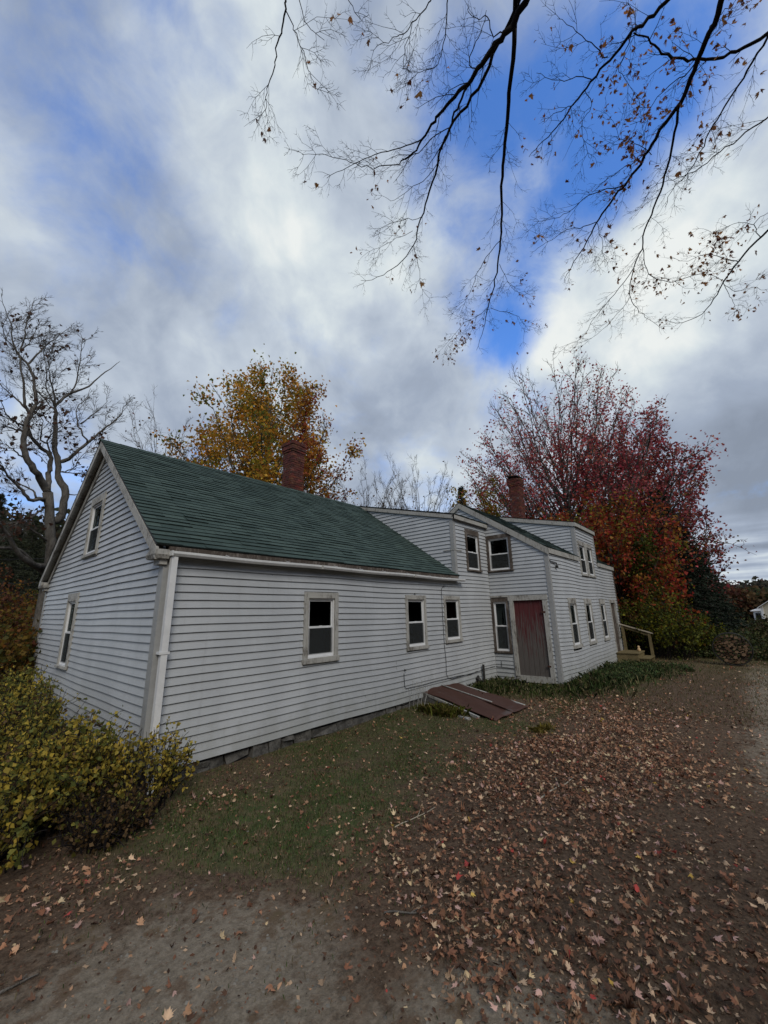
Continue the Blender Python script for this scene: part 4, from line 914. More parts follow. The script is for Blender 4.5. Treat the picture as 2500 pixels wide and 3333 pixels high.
for i, (px, D, R_, H, w, lab) in enumerate(((60, 13, 1.3, 2.0, (2, 4, 4, 2, 1, 3), 'olive brown bush behind the far end of the gable wall'), (-20, 15, 1.5, 2.6, (4, 3, 2, 2, 3, 1), 'orange brown bush at the far left edge'), (40, 19, 1.9, 2.9, (4, 3, 1, 3, 2, 1), 'rusty orange bush beyond the bushes on the left'), (120, 17, 1.3, 2.0, (3, 3, 2, 3, 1, 2), 'tawny bush low beside the forked tree trunk'), (-40, 24, 2.4, 3.9, (3, 1, 0, 1, 6, 0), 'dull red bush farthest back at the left edge'), (100, 26, 2.5, 3.4, (1, 3, 4, 1, 1, 4), 'gray green thicket behind the forked tree'))):
    shrub('autumn_bush', G(at(px, 1900, D)), R_, H, lab, 'bush', 100+i, OB, w, .11, 90, 3400, 'autumn bushes beyond the left of the house')
GB = [(.10, .12, .02), (.15, .16, .02), (.06, .085, .02), (.22, .20, .02), (.14, .07, .02)]
for i, (px, D, R_, H, w, lab) in enumerate(((2150, 19.5, 1.5, 2.7, (4, 4, 3, 3, 1), 'yellow green bush right of the handrail'), (2060, 19.5, 1.2, 2.3, (2, 3, 3, 3, 3), 'green bush directly behind the handrail'), (2240, 21, 1.1, 1.5, (4, 2, 4, 1, 1), 'dark green bush below the spruce'), (2110, 23, 1.7, 3.6, (3, 3, 2, 3, 4), 'tall mixed green and brown bush under the maples'), (2040, 22.5, 1.5, 4.2, (2, 1, 2, 2, 6), 'brown bush against the far end of the house'))):
    shrub('green_bush', G(at(px, 1950, D)), R_, H, lab, 'bush', 120+i, GB, w, .10, 80, 3200, 'bushes beyond the far end of the house')
# vine climbing a snag
vb = G(at(2100, 1950, 20.5)); T = empty('vine_covered_snag', vb, 'dead trunk wrapped in green vine right of the far house corner', 'tree'); mb = MB(); r = np.random.default_rng(5)
vt = at(2088, 1745, 20.5); P = rpath(r, vb-A3(0, 0, .2), vt, 8, .08); mb.tube(P, np.linspace(.10, .03, 9), 6); q = P[4]; mb.tube(rpath(r, q, q+RT*1.4+A3(0, 0, -.9), 4, .1), np.linspace(.04, .02, 5), 5); mb.build('trunk', MT['bark'], T)
n = 3800; u = r.random(n)**.8*8; i = np.minimum(u.astype(int), 7); pp = P[i]+(P[i+1]-P[i])*(u-i)[:, None]+r.normal(0, 1, (n, 3))*(.12+.22*np.abs(np.sin(u*2.2)))[:, None]
leaves('foliage', pp, np.array([GB[k] for k in r.choice(3, n)])*r.uniform(.5, 1.1, (n, 1)), .11, MT['leafT'], T, 9)

# ---------------------------------------------------------------- hand-shaped limbs (the forked tree and the overhead maple)
def smooth_path(P, n):
    P = np.array(P, float); k = len(P)
    if k < 3: t = np.linspace(0, 1, n)[:, None]; return P[0]*(1-t)+P[-1]*t
    d = np.concatenate([[0], np.cumsum(np.linalg.norm(np.diff(P, axis=0), axis=1))]); u = np.linspace(0, d[-1], n); out = []
    for x in u:
        i = min(np.searchsorted(d, x, side='right')-1, k-2); t = (x-d[i])/(d[i+1]-d[i]); p0 = P[max(i-1, 0)]; p1 = P[i]; p2 = P[i+1]; p3 = P[min(i+2, k-1)]
        out.append(.5*((2*p1)+(-p0+p2)*t+(2*p0-5*p1+4*p2-p3)*t*t+(-p0+3*p1-3*p2+p3)*t**3))
    return np.array(out)
def twiggy(mb, P, rad, r, spacing, lmin, lmax, lvl, droop, tips, plane=None, r0=.004, spread=.75):
    """side twigs in opposite pairs along a path"""
    L_ = np.concatenate([[0], np.cumsum(np.linalg.norm(np.diff(P, axis=0), axis=1))]); tot = L_[-1]; s = spacing*r.uniform(.3, 1.)
    while s < tot:
        i = min(np.searchsorted(L_, s)-1, len(P)-2); i = max(i, 0); t = (s-L_[i])/(L_[i+1]-L_[i]+1e-9); p = P[i]+(P[i+1]-P[i])*t; d = unit(P[i+1]-P[i])
        for sg in (-1, 1):
            if r.random() < .30: continue
            ax = unit(np.cross(d, r.normal(0, 1, 3))) if plane is None else unit(plane+r.normal(0, .35, 3)); dn = unit(rot_about(d, ax, sg*r.uniform(.45, .45+spread))+A3(0, 0, droop))
            l = r.uniform(lmin, lmax)*(1-.45*s/tot); rr_ = min(max(r0, rad*.4), .012) if lvl > 0 else r0
            e1 = p+dn*l*.5; dn2 = unit(dn*.8+d*.35+r.normal(0, .18, 3)); e = e1+dn2*l*.5; Q = smooth_path([p, e1, e], 5)+r.normal(0, l*.012, (5, 3)); Q[0] = p
            mb.tube(Q, rr_*(1-np.linspace(0, .6, 5)), 3, cap=False); tips.append(Q[-1])
            if lvl > 0: twiggy(mb, Q, rr_, r, spacing*.55, lmin*.42, lmax*.42, lvl-1, droop, tips, plane, r0*.75, spread)
        s += spacing*r.uniform(.6, 1.5)

# forked bare tree left of the house
rr2 = np.random.default_rng(91); TD = 13.5
def q1(x, y): return (x*.3617, 900+y*.3617)
def tp(x, y, dd=0.): return at(*q1(x, y), TD+dd)
bs = G(at(158, 1900, TD)); FT = empty('forked_tree', bs, 'large bare forked tree with rough trunk behind the gable end', 'tree'); mb = MB(); tips = []
limbs = [
 ([bs-A3(0, 0, .2), at(160, 1840, TD), at(163, 1740, TD), tp(445, 2150), tp(430, 1950)], .27, .20, 0),
 ([tp(450, 2190, .1), tp(540, 2180, .1), tp(570, 2050, .15), tp(590, 1940, .2), tp(525, 1800, .3), tp(520, 1650, .3), tp(490, 1540, .3), tp(500, 1400, .3), tp(495, 1200, .3), tp(540, 1120, .3), tp(640, 1050, .3), tp(780, 1000, .3), tp(900, 900, .3), tp(1080, 770, .3)], .20, .012, 1),
 ([tp(430, 1950), tp(400, 1890), tp(320, 1760, -.3), tp(240, 1640, -.4), tp(210, 1500, -.4), tp(230, 1380, -.4), tp(265, 1240, -.4), tp(315, 1150, -.4), tp(320, 1030, -.4), tp(290, 880, -.4), tp(235, 770, -.4), tp(155, 690, -.4), tp(110, 560, -.4), tp(90, 420, -.5), tp(30, 250, -.5)], .17, .012, 1),
 ([tp(265, 1240, -.4), tp(225, 1150, -.5), tp(215, 1000, -.5), tp(180, 820, -.6), tp(170, 700, -.6), tp(60, 560, -.7), tp(0, 380, -.8)], .07, .01, 1),
 ([tp(430, 1920), tp(445, 1750, .3), tp(455, 1600, .3), tp(400, 1570, .3), tp(300, 1460, .2), tp(255, 1350, .1), tp(260, 1250, 0)], .14, .06, 1),
 ([tp(455, 1600, .3), tp(430, 1480, .5), tp(480, 1400, .6), tp(520, 1370, .6), tp(610, 1300, .6)], .05, .01, 1),
 ([tp(430, 1500, .4), tp(370, 1470, .5), tp(380, 1330, .6), tp(370, 1220, .7)], .05, .01, 1),
 ([tp(320, 1030, -.4), tp(400, 1100, -.2), tp(470, 1180, -.2), tp(540, 1250, -.2)], .03, .01, 1),
 ([tp(255, 790, -.4), tp(330, 700, -.3), tp(430, 610, -.2), tp(520, 540, -.1), tp(640, 450, 0)], .05, .008, 1),
 ([tp(180, 680, -.4), tp(220, 520, -.3), tp(255, 380, -.2), tp(300, 270, 0), tp(380, 225, 0)], .045, .008, 1),
 ([tp(190, 660, -.4), tp(260, 600, -.3), tp(320, 480, -.2), tp(370, 390, -.1)], .03, .008, 1),
 ([tp(265, 1240, -.4), tp(330, 1190, 0), tp(440, 1070, .2), tp(560, 1050, .3), tp(640, 1050, .4)], .03, .01, 1),
 ([tp(495, 1200, .3), tp(485, 1050, .4), tp(445, 880, .5), tp(440, 740, .6), tp(500, 600, .6), tp(570, 580, .6)], .05, .008, 1),
 ([tp(490, 1160, .3), tp(420, 1000, .2), tp(420, 850, 0), tp(400, 700, 0), tp(370, 520, 0)], .035, .008, 1),
 ([tp(640, 1055, .3), tp(695, 920, .3), tp(718, 740, .3), tp(745, 580, .3), tp(710, 490, .3)], .04, .008, 1),
 ([tp(530, 1670, .3), tp(640, 1620, .2), tp(770, 1510, .1), tp(870, 1430, .1), tp(1000, 1320, 0), tp(1090, 1240, 0), tp(1110, 1180, 0), tp(1190, 1110, 0)], .10, .01, 1),
 ([tp(790, 1495, .1), tp(720, 1380, 0), tp(690, 1200, 0), tp(760, 1110, 0), tp(820, 1010, 0)], .045, .008, 1),
 ([tp(720, 1330, 0), tp(800, 1270, -.1), tp(890, 1200, -.1), tp(970, 1110, -.2)], .03, .006, 1),
 ([tp(540, 1760, .3), tp(650, 1740, .3), tp(700, 1660, .2), tp(760, 1590, .2), tp(880, 1550, .1)], .035, .006, 1),
 ([tp(595, 1960, .2), tp(640, 1960, .2), tp(720, 1965, .2)], .03, .012, 1),
 ([tp(540, 1760, .3), tp(640, 1765, .3), tp(770, 1778, .3)], .025, .012, 1),
 ([tp(400, 2010), tp(330, 2000, -.3), tp(260, 2010, -.4), tp(200, 1920, -.5), tp(110, 1840, -.6), tp(50, 1750, -.8), tp(-60, 1640, -1)], .11, .02, 1),
 ([tp(330, 2000, -.3), tp(300, 1930, -.3), tp(180, 1870, -.2), tp(60, 1800, 0), tp(-80, 1780, 0)], .05, .01, 1),
 ([tp(400, 2080), tp(320, 2140, -.3), tp(250, 2190, -.5), tp(170, 2215, -.6), tp(60, 2260, -.9)], .06, .015, 1),
 ([tp(210, 1350, -.4), tp(120, 1290, -.6), tp(40, 1220, -.8), tp(0, 1080, -1)], .05, .01, 1),
 ([tp(235, 1400, -.4), tp(120, 1370, -.4), tp(0, 1320, -.5)], .05, .015, 1),
 ([tp(225, 1180, -.4), tp(120, 1080, -.3), tp(0, 970, -.3)], .045, .015, 1),
 ([tp(200, 1620, -.4), tp(140, 1570, -.6), tp(60, 1520, -.7), tp(-40, 1470, -.8)], .03, .008, 1),
 ([at(160, 1850, TD), at(110, 1840, TD-.6), at(60, 1800, TD-1), at(25, 1740, TD-1.2), at(-20, 1690, TD-1.4)], .17, .05, 1),
 ([at(155, 1880, TD), at(100, 1830, TD-.3), at(60, 1790, TD-.5), at(-30, 1780, TD-.7)], .12, .05, 0),
 ([at(160, 1760, TD), at(110, 1730, TD-.3), at(60, 1700, TD-.3), at(-10, 1710, TD-.3)], .07, .02, 1),
]
for P, ra, rb, tw in limbs:
    n = max(8, len(P)*3); Q = smooth_path(P, n)+rr2.normal(0, .012, (n, 3)); R_ = np.linspace(ra**.8, rb**.8, n)**1.25*(.54 if ra > .03 else .7); R_ = R_*(1+.06*rr2.normal(0, 1, n)); mb.tube(Q, R_, 10 if ra > .1 else 6)
    if tw and ra < .2: k = int(n*.30) if ra > .06 else int(n*.15); twiggy(mb, Q[k:], rb, rr2, .21, .35, 1.0, 2, .10, tips, plane=FW*.8, r0=.0075)
print('forked tips', len(tips)); mb.build('trunk', MT['bark'], FT, smooth=True)
tips = np.array(tips); sel = tips[rr2.choice(len(tips), 220)]; low = tips[(tips[:, 2] < 7.6)]; low = low[rr2.choice(len(low), min(len(low), 420))]
pp = np.vstack([sel, low]); leaves('crown', pp, np.array([(.09, .045, .03)])*rr2.uniform(.5, 1.6, (len(pp), 1)), .11, MT['leafT'], FT, 3)

# overhead maple, trunk behind the photographer
OUT = []
for a, rad in ((90, 1.), (76, .62), (66, .66), (58, .42), (44, .86), (34, .5), (22, .50), (12, .34), (-8, .58), (-30, .32), (-62, .30), (-90, .16)): OUT.append((a, rad))
OUT = [(cos(radians(a))*q, sin(radians(a))*q) for a, q in OUT]+[(-cos(radians(a))*q, sin(radians(a))*q) for a, q in [(-62, .30), (-30, .32), (-8, .58), (12, .34), (22, .50), (34, .5), (44, .86), (58, .42), (66, .66), (76, .62)]]
OUT = np.array(OUT)
def maple_leaves(name, P, A_, B_, S_, curl, cols, m, parent=None, seed=0, loc=None, outline=OUT):
    """real lobed leaves: fan of triangles round the centre, lobes bent out of plane"""
    r = np.random.default_rng(seed); n = len(P); k = len(outline); Nn = np.cross(A_, B_)
    o = outline[None, :, :]*(1+np.clip(r.normal(0, .14, (n, k, 2)), -.35, .3))*np.stack([r.uniform(.45, 1.05, n), r.uniform(.6, 1.05, n)], 1)[:, None, :]; rad2 = (o**2).sum(2)
    fold = curl[:, None]*(np.abs(o[:, :, 0])*r.uniform(.2, 1.1, (n, 1))+rad2*r.uniform(-.3, .9, (n, 1)))+r.normal(0, .05, (n, k))
    V = P[:, None, :]+(A_[:, None, :]*o[:, :, :1]+B_[:, None, :]*o[:, :, 1:]+Nn[:, None, :]*fold[:, :, None])*S_[:, None, None]
    V = np.concatenate([P[:, None, :], V], 1).reshape(-1, 3); i = np.arange(k); tri = np.stack([np.zeros(k, int), 1+i, 1+(i+1) % k], 1); F = (tri[None]+(np.arange(n)*(k+1))[:, None, None]).reshape(-1, 3)
    return npmesh(name, V, 3, np.repeat(cols, k+1, axis=0), m, parent, loc, faces=F)
def rframe(r, n, flat):
    Nn = r.normal(0, 1, (n, 3)); Nn[:, 2] = np.abs(Nn[:, 2])+flat; Nn /= np.linalg.norm(Nn, axis=1)[:, None]; a = np.cross(Nn, r.normal(0, 1, (n, 3))); a /= np.linalg.norm(a, axis=1)[:, None]; return a, np.cross(Nn, a)
def h1(x, y): return (800+x*.5425, y*.5425)
def h2(x, y): return (1600+x*.5425, y*.5425)
OD = {}
tb = A3(-.6, -9.0, 0); tb[2] = float(gh(tb[0], tb[1])); OT = empty('maple_tree', tb, 'nearly bare maple overhead whose branches hang into the sky with a few brown leaves', 'tree')
def lim(f, pts, z0, z1):
    out = []
    for i, p in enumerate(pts):
        z = z0+(z1-z0)*i/(len(pts)-1); d = ray(*f(*p)); out.append(CP+d*(z-CP[2])/d[2])
    return out
OL = [  # (crop, points, height at start, height at end, radius start, radius end, leaf density)
 (h1, [(1740, -120), (1659, 50), (1600, 160), (1550, 190), (1480, 300), (1400, 400), (1340, 490), (1250, 580), (1150, 700), (1060, 835), (1000, 930), (930, 965)], 6.5, 6.1, .052, .010, .02),
 (h1, [(1060, 838), (980, 865), (880, 900), (720, 950), (600, 1010), (485, 1062)], 6.18, 6.1, .010, .004, .02),
 (h1, [(935, 965), (870, 985), (740, 1005), (600, 960), (480, 930), (345, 925)], 6.1, 6.0, .009, .003, .02),
 (h1, [(1740, -200), (1645, 0), (1560, 170), (1480, 330), (1400, 520), (1310, 650), (1230, 760), (1170, 900), (1100, 1170), (1040, 1350), (1005, 1480), (900, 1600), (800, 1660), (690, 1685)], 6.9, 6.1, .034, .004, .02),
 (h1, [(1335, 500), (1290, 600), (1250, 700), (1210, 800), (1170, 900)], 6.5, 6.4, .020, .014, 0),
 (h1, [(1010, 1480), (1030, 1560), (1042, 1640), (1050, 1720), (1105, 1790)], 6.1, 5.9, .006, .003, .02),
 (h1, [(1230, 760), (1110, 840), (1010, 930), (940, 960)], 6.45, 6.2, .009, .006, .02),
 (h1, [(1165, 960), (1080, 1060), (980, 1140), (870, 1210)], 6.35, 6.2, .008, .003, .03),
 (h1, [(1052, 1308), (960, 1320), (870, 1340), (770, 1405)], 6.2, 6.1, .006, .003, .02),
 (h1, [(1005, 1385), (930, 1420), (830, 1470), (740, 1540)], 6.2, 6.1, .005, .003, .02),
 (h1, [(1615, 170), (1605, 300), (1582, 560), (1555, 870), (1535, 1130), (1540, 1300), (1525, 1450), (1512, 1600), (1480, 1750), (1455, 1850), (1420, 2000), (1385, 2100)], 6.45, 5.7, .036, .004, .05),
 (h1, [(1465, 1850), (1380, 1900), (1300, 1950), (1220, 2060), (1180, 2130)], 5.8, 5.7, .006, .003, .35),
 (h1, [(1468, 1855), (1560, 1870), (1640, 1905), (1700, 1990)], 5.8, 5.7, .006, .003, .3),
 (h1, [(1528, 1440), (1440, 1540), (1380, 1660), (1330, 1780), (1280, 1890)], 6.0, 5.85, .008, .003, .05),
 (h1, [(1520, 1590), (1560, 1660), (1590, 1720), (1670, 1770)], 5.95, 5.9, .006, .003, .08),
 (h2, [(1180, -150), (1060, 0), (930, 130), (840, 200), (740, 330), (640, 430), (560, 540), (490, 620), (430, 720), (360, 800), (280, 870), (220, 940)], 6.7, 6.2, .032, .004, .15),
 (h2, [(600, 470), (520, 460), (390, 490), (270, 440)], 6.5, 6.45, .008, .003, .03),
 (h2, [(500, 620), (400, 670), (300, 720)], 6.4, 6.4, .007, .003, .03),
 (h2, [(690, 350), (600, 260), (500, 180), (400, 110)], 6.6, 6.7, .009, .003, .06),
 (h2, [(560, 540), (600, 640), (540, 740), (560, 860), (595, 950)], 6.4, 6.2, .006, .003, .1),
 (h2, [(1420, -160), (1380, 0), (1340, 130), (1270, 280), (1200, 460), (1130, 620), (1060, 720), (990, 820), (930, 920), (860, 1030), (790, 1120), (700, 1230), (630, 1330), (590, 1420), (520, 1540), (430, 1690)], 6.7, 5.9, .044, .004, .12),
 (h2, [(790, 1120), (700, 1140), (600, 1170), (500, 1240), (400, 1310), (250, 1330)], 6.15, 6.1, .010, .003, .04),
 (h2, [(630, 1330), (540, 1370), (480, 1370), (400, 1410), (340, 1450), (250, 1510)], 6.05, 6.0, .009, .003, .04),
 (h2, [(630, 1335), (655, 1440), (670, 1530), (685, 1600)], 6.05, 5.9, .006, .003, .10),
 (h2, [(930, 925), (800, 1000), (700, 1070), (600, 1160)], 6.25, 6.2, .008, .003, .10),
 (h2, [(1128, 622), (1110, 750), (1070, 960), (1020, 1130), (960, 1280), (915, 1400), (900, 1490), (850, 1620), (830, 1700), (840, 1800), (900, 1880), (960, 1930), (1030, 1975)], 6.4, 5.75, .022, .003, .06),
 (h2, [(850, 1620), (780, 1710), (700, 1810), (620, 1900), (540, 2030), (400, 2085)], 5.9, 5.8, .009, .003, .03),
 (h2, [(835, 1780), (740, 1900), (640, 2000), (490, 2110)], 5.85, 5.8, .006, .003, .02),
 (h2, [(910, 1490), (930, 1620), (980, 1670), (1100, 1690), (1250, 1640), (1390, 1685)], 5.95, 5.9, .008, .006, .35),
 (h2, [(1760, 130), (1659, 200), (1560, 260), (1450, 320), (1340, 350), (1200, 360), (1030, 320), (940, 240), (860, 190)], 6.6, 6.7, .030, .010, .35),
 (h2, [(1750, 60), (1659, 230), (1570, 370), (1490, 510), (1400, 640), (1310, 800), (1240, 940), (1180, 1040), (1100, 1120), (1040, 1240)], 6.5, 6.0, .020, .004, .22),
 (h2, [(1760, 590), (1659, 700), (1540, 790), (1400, 890), (1260, 1000), (1130, 1060), (1040, 1090), (940, 1130)], 6.2, 6.0, .015, .003, .06),
 (h2, [(1800, 1230), (1659, 1370), (1560, 1480), (1480, 1570), (1390, 1700), (1330, 1800), (1240, 1900), (1100, 1940), (1040, 1900)], 5.9, 5.75, .022, .003, .16),
 (h2, [(1480, 1570), (1390, 1550), (1320, 1520), (1220, 1550), (1120, 1570)], 5.9, 5.9, .010, .003, .4),
 (h2, [(1390, 1695), (1430, 1780), (1470, 1840), (1460, 1880)], 5.85, 5.8, .007, .003, .2),
 (h2, [(1385, 1700), (1480, 1750), (1560, 1720), (1659, 1750)], 5.85, 5.9, .006, .003, .2),
 (h2, [(1610, 1425), (1570, 1350), (1620, 1300), (1700, 1260)], 5.95, 6.0, .009, .004, .25),
 (h2, [(1570, 1350), (1480, 1330), (1400, 1370), (1320, 1390)], 5.95, 6.0, .006, .003, .25),
 (h2, [(1300, 200), (1200, 420), (1060, 520), (930, 680), (830, 760)], 6.6, 6.35, .012, .003, .7),
 (h2, [(840, 200), (800, 330), (760, 420), (830, 500)], 6.65, 6.5, .008, .003, .7),
 (h2, [(960, 930), (900, 880), (820, 840), (720, 820)], 6.25, 6.3, .007, .003, .7),
 (h2, [(1250, 330), (1300, 200), (1350, 100), (1440, 40)], 6.6, 6.8, .010, .004, .8),
 (h1, [(245, -120), (238, 0), (235, 60), (220, 180), (190, 260), (170, 400), (130, 540), (120, 640), (75, 725)], 6.6, 6.1, .016, .003, .10),
 (h1, [(240, 60), (290, 170), (340, 300), (380, 430), (405, 495), (432, 555)], 6.5, 6.2, .008, .003, .06),
 (h1, [(310, -60), (350, 110), (400, 190), (470, 240)], 6.6, 6.4, .007, .003, .02),
 (h1, [(560, -60), (620, 0), (660, 70), (690, 120), (735, 100)], 6.6, 6.5, .006, .003, .0),
 (h1, [(1150, -60), (1100, 10), (1050, 90), (1000, 130), (960, 190), (870, 240), (750, 300)], 6.7, 6.5, .010, .003, .02),
 (h1, [(1000, 130), (960, 280), (940, 420), (990, 410)], 6.6, 6.4, .006, .003, .02),
 (h1, [(1220, -80), (1210, 60), (1190, 250), (1150, 400), (1060, 420), (970, 430)], 6.7, 6.4, .010, .003, .04),
 (h1, [(1540, 190), (1480, 210), (1450, 100), (1380, 110), (1330, 60)], 6.45, 6.7, .010, .004, .0),
 (h1, [(1400, 400), (1345, 390), (1360, 280), (1420, 180), (1440, 60)], 6.4, 6.7, .010, .004, .02),
]
mb = MB(); r = np.random.default_rng(17); LP = []
starts = []
for (f, pts, z0, z1, ra, rb, ld) in OL:
    P = lim(f, pts, z0, z1); n = len(P)*3; Q = smooth_path(P, n)+r.normal(0, .006, (n, 3)); rad = np.linspace(ra, rb, n)*.52; mb.tube(Q, rad, 8 if ra > .02 else 5); tips = []
    k = int(n*.1) if ra < .02 else int(n*.15)
    twiggy(mb, Q[k:], rb, r, .125 if ra < .02 else .14, .10, .50, 2, -.04, tips, plane=FW*.4+A3(0, 0, .8), r0=.0021, spread=.6)
    if ra > .028 or pts[0][1] < 0 or pts[0][0] > 1740: starts.append((Q[0], Q[1]-Q[0], ra*.52))
    tips = [t for t in tips] + [Q[i] for i in r.choice(n, n//3)]
    for t in tips:
        if r.random() < ld*.36: LP += [t+r.normal(0, .035, 3)+A3(0, 0, -.03) for _ in range(r.integers(1, 4))]
fork = tb+A3(.1, .25, 3.4)
tk = rpath(r, tb-A3(0, 0, .3), fork, 8, .04); mb.tube(tk, np.linspace(.34, .25, 9), 12)
hubs = [fork+A3(-.1, .9, 2.0), fork+A3(.9, .5, 2.1), fork+A3(-.7, .9, 1.9)]
for h_ in hubs: mb.tube(smooth_path([fork-A3(0, 0, .2), (fork+h_)/2+A3(0, -.1, .15), h_], 8), np.linspace(.20, .11, 8), 10)
for p, d, ra in starts:
    h_ = min(hubs, key=lambda q: np.linalg.norm(q-p)); dd = -unit(d); mid = p+dd*.5+(h_-p)*.4; mb.tube(smooth_path([p, p+dd*.25, mid, h_], 14), np.linspace(ra, max(ra*1.6, .03), 14), 7)
mb.build('trunk', MT['twig'], OT, smooth=True)
# the two big lone leaves and the clusters
for px, py, z in ((1370, 293, 6.2), (1373, 918, 5.9)):
    d = ray(px, py); LP += [CP+d*(z-CP[2])/d[2]]
LP = np.array(LP); n = len(LP); print('overhead leaves', n)
a_, b_ = rframe(r, n, .0); b_ = unit3 = (b_+A3(0, 0, -.9)); b_ /= np.linalg.norm(b_, axis=1)[:, None]; a_ = np.cross(b_, r.normal(0, 1, (n, 3))); a_ /= np.linalg.norm(a_, axis=1)[:, None]
sz = r.uniform(.028, .050, n); sz[-2:] = .085; cl = np.array([(.24, .10, .045), (.34, .15, .06), (.17, .06, .04), (.42, .20, .07)])[r.choice(4, n)]*r.uniform(.6, 1.2, (n, 1)); cl[-2:] = (.30, .15, .05)
maple_leaves('leaves', LP+b_*sz[:, None]*.2, a_, b_, sz, r.uniform(.5, 1.4, n)*r.choice([-1, 1], n), cl, MT['leafT'], OT, 3)

# ---------------------------------------------------------------- fallen leaves, grass, weeds
r = np.random.default_rng(33)
def inhouse(x, y): return ((x > -.02) & (x < L+.1) & (y > -.03)) | ((x > L-.02) & (y > -DB-.03) & (x < L+MB_+.05))
def scatter(n, x0, x1, y0, y1, dens):
    x = r.uniform(x0, x1, n); y = r.uniform(y0, y1, n); d = np.hypot(x-CP[0], y-CP[1]); k = (r.random(n) < dens(x, y)) & ~inhouse(x, y)
    dx, dy = x-CP[0], y-CP[1]; side = dx*RT[0]+dy*RT[1]; fw = dx*FW[0]+dy*FW[1]; k &= (fw > -.5) & (np.abs(side) < fw*1.15+1.5); return x[k], y[k]
def hatchz(x, y): # the sheet carries leaves too
    return np.zeros_like(x)
LC = np.array([(.31, .155, .090), (.40, .235, .140), (.20, .092, .055), (.50, .35, .23), (.10, .055, .036), (.48, .30, .25), (.55, .42, .25), (.36, .06, .05), (.55, .36, .09)])
LW = np.array([6, 4.2, 6, 3.0, 6, 1.6, 1.2, .2, .15]); LW /= LW.sum()
def leafset(name, n, x0, x1, y0, y1, dens, s0, s1, outline, seed, label):
    x, y = scatter(n, x0, x1, y0, y1, dens); n = len(x); z = gh(x, y)+r.uniform(.004, .028, n)*(1+litter(x, y)); a_, b_ = rframe(r, n, 1.9); s = r.uniform(s0, s1, n)
    c = np.clip(LC[r.choice(len(LC), n, p=LW)]*r.uniform(.6, 1.65, (n, 1)), 0, .85); o = maple_leaves(name, np.stack([x, y, z], 1), a_, b_, s, r.uniform(.1, 1.9, n)*r.choice([-1, 1], n), c, MT['leafG'], None, seed, outline=outline); print(name, n); return tag(o, label, 'leaves', None, 'stuff')
SM = OUT[::2]
leafset('fallen_leaves', 50000, -3, 7.5, -7, -.1, lambda x, y: np.clip(litter(x, y)**1.25*1.15, .065, 1), .024, .052, OUT, 1, 'brown and tan maple leaves fallen thickly on the near yard')
leafset('fallen_leaves', 16000, 6.5, 20, -7.5, -.5, lambda x, y: .10+.45*litter(x, y), .03, .055, SM, 2, 'pale fallen leaves scattered over the far yard')
# crumbs of old leaves between them
x, y = scatter(160000, -3, 9, -7, -.05, lambda x, y: .10+.9*litter(x, y)); n = len(x); z = gh(x, y)+r.uniform(.001, .012, n); a_, b_ = rframe(r, n, 1.6); s = r.uniform(.004, .016, n)[:, None]; P = np.stack([x, y, z], 1)
V = np.stack([P-a_*s, P+b_*s*.6, P+a_*s, P-b_*s*.5], 1); c = LC[r.choice(5, n)]*r.uniform(.35, 1.1, (n, 1)); tag(npmesh('leaf_crumbs', V, 4, c, MT['leafG']), 'broken brown leaf crumbs covering the yard', 'leaf litter', None, 'stuff')
# pebbles
x, y = scatter(90000, -3, 8, -7, -.5, lambda x, y: np.clip(gravelly(x, y)**2*.8, 0, 1)); n = len(x); z = gh(x, y); s = (r.random(n)**6*.014+.002)[:, None]; P = np.stack([x, y, z], 1); oc_ = np.array([(1, 0, 0), (0, 1, 0), (-1, 0, 0), (0, -1, 0), (0, 0, .6), (0, 0, -.5)], float)
V = (P[:, None, :]+oc_[None]*s[:, :, None]*r.uniform(.6, 1.3, (n, 6, 1))).reshape(-1, 3); tri = np.array([(0, 1, 4), (1, 2, 4), (2, 3, 4), (3, 0, 4)]); F = (tri[None]+(np.arange(n)*6)[:, None, None]).reshape(-1, 3)
c = np.repeat(np.array([(.17, .155, .13)])*r.uniform(.5, 1.6, (n, 1)), 6, axis=0); tag(npmesh('gravel', V, 3, c, MT['leafG'], faces=F), 'small gray stones in the bare drive surface', 'gravel', None, 'stuff')
def blades(name, x, y, h0, h1, w, cols, label, cat, bend=.5, seed=0, zoff=None, kind='stuff', parent=None):
    n = len(x); P = np.stack([x, y, gh(x, y)-.005], 1); a = r.uniform(0, 2*pi, n); d = np.stack([np.cos(a), np.sin(a), 0*a], 1); sd = np.stack([-np.sin(a), np.cos(a), 0*a], 1); h = r.uniform(h0, h1, n)[:, None]; bd = r.uniform(.1, bend, n)[:, None]
    up = A3(0, 0, 1); V = np.stack([P-sd*w, P+sd*w, P+up*h*.6+d*h*bd*.4+sd*w*.8, P+up*h*(1-bd*.35)+d*h*bd, P+up*h*.6+d*h*bd*.4-sd*w*.8], 1); c = cols[r.choice(len(cols), n)]*r.uniform(.5, 1.4, (n, 1))
    o = npmesh(name, V, 5, c, MT['grass'], parent); 
    if parent is None: tag(o, label, cat, None, kind)
    return o
GC = np.array([(.075, .14, .030), (.11, .175, .040), (.06, .11, .028), (.17, .135, .07), (.15, .13, .06), (.24, .19, .12), (.20, .15, .09)])
x, y = scatter(300000, -2.5, 9, -6, -.02, lambda x, y: np.clip((grassy(x, y)**1.4*1.15-.06)*np.clip(.85+.7*snoise(x, y, 5.5, 61), .12, 1.4), .006, 1)); print('grass', len(x))
blades('lawn_grass', x, y, .012, .045, .0022, GC, 'short dark green grass in the near yard', 'grass')
x, y = scatter(90000, 7, 20, -8, -1, lambda x, y: .25+.6*grassy(x, y)); blades('yard_grass', x, y, .02, .07, .004, np.array([(.13, .11, .05), (.08, .09, .03), (.17, .13, .07)]), 'thin brownish grass on the far yard', 'grass')
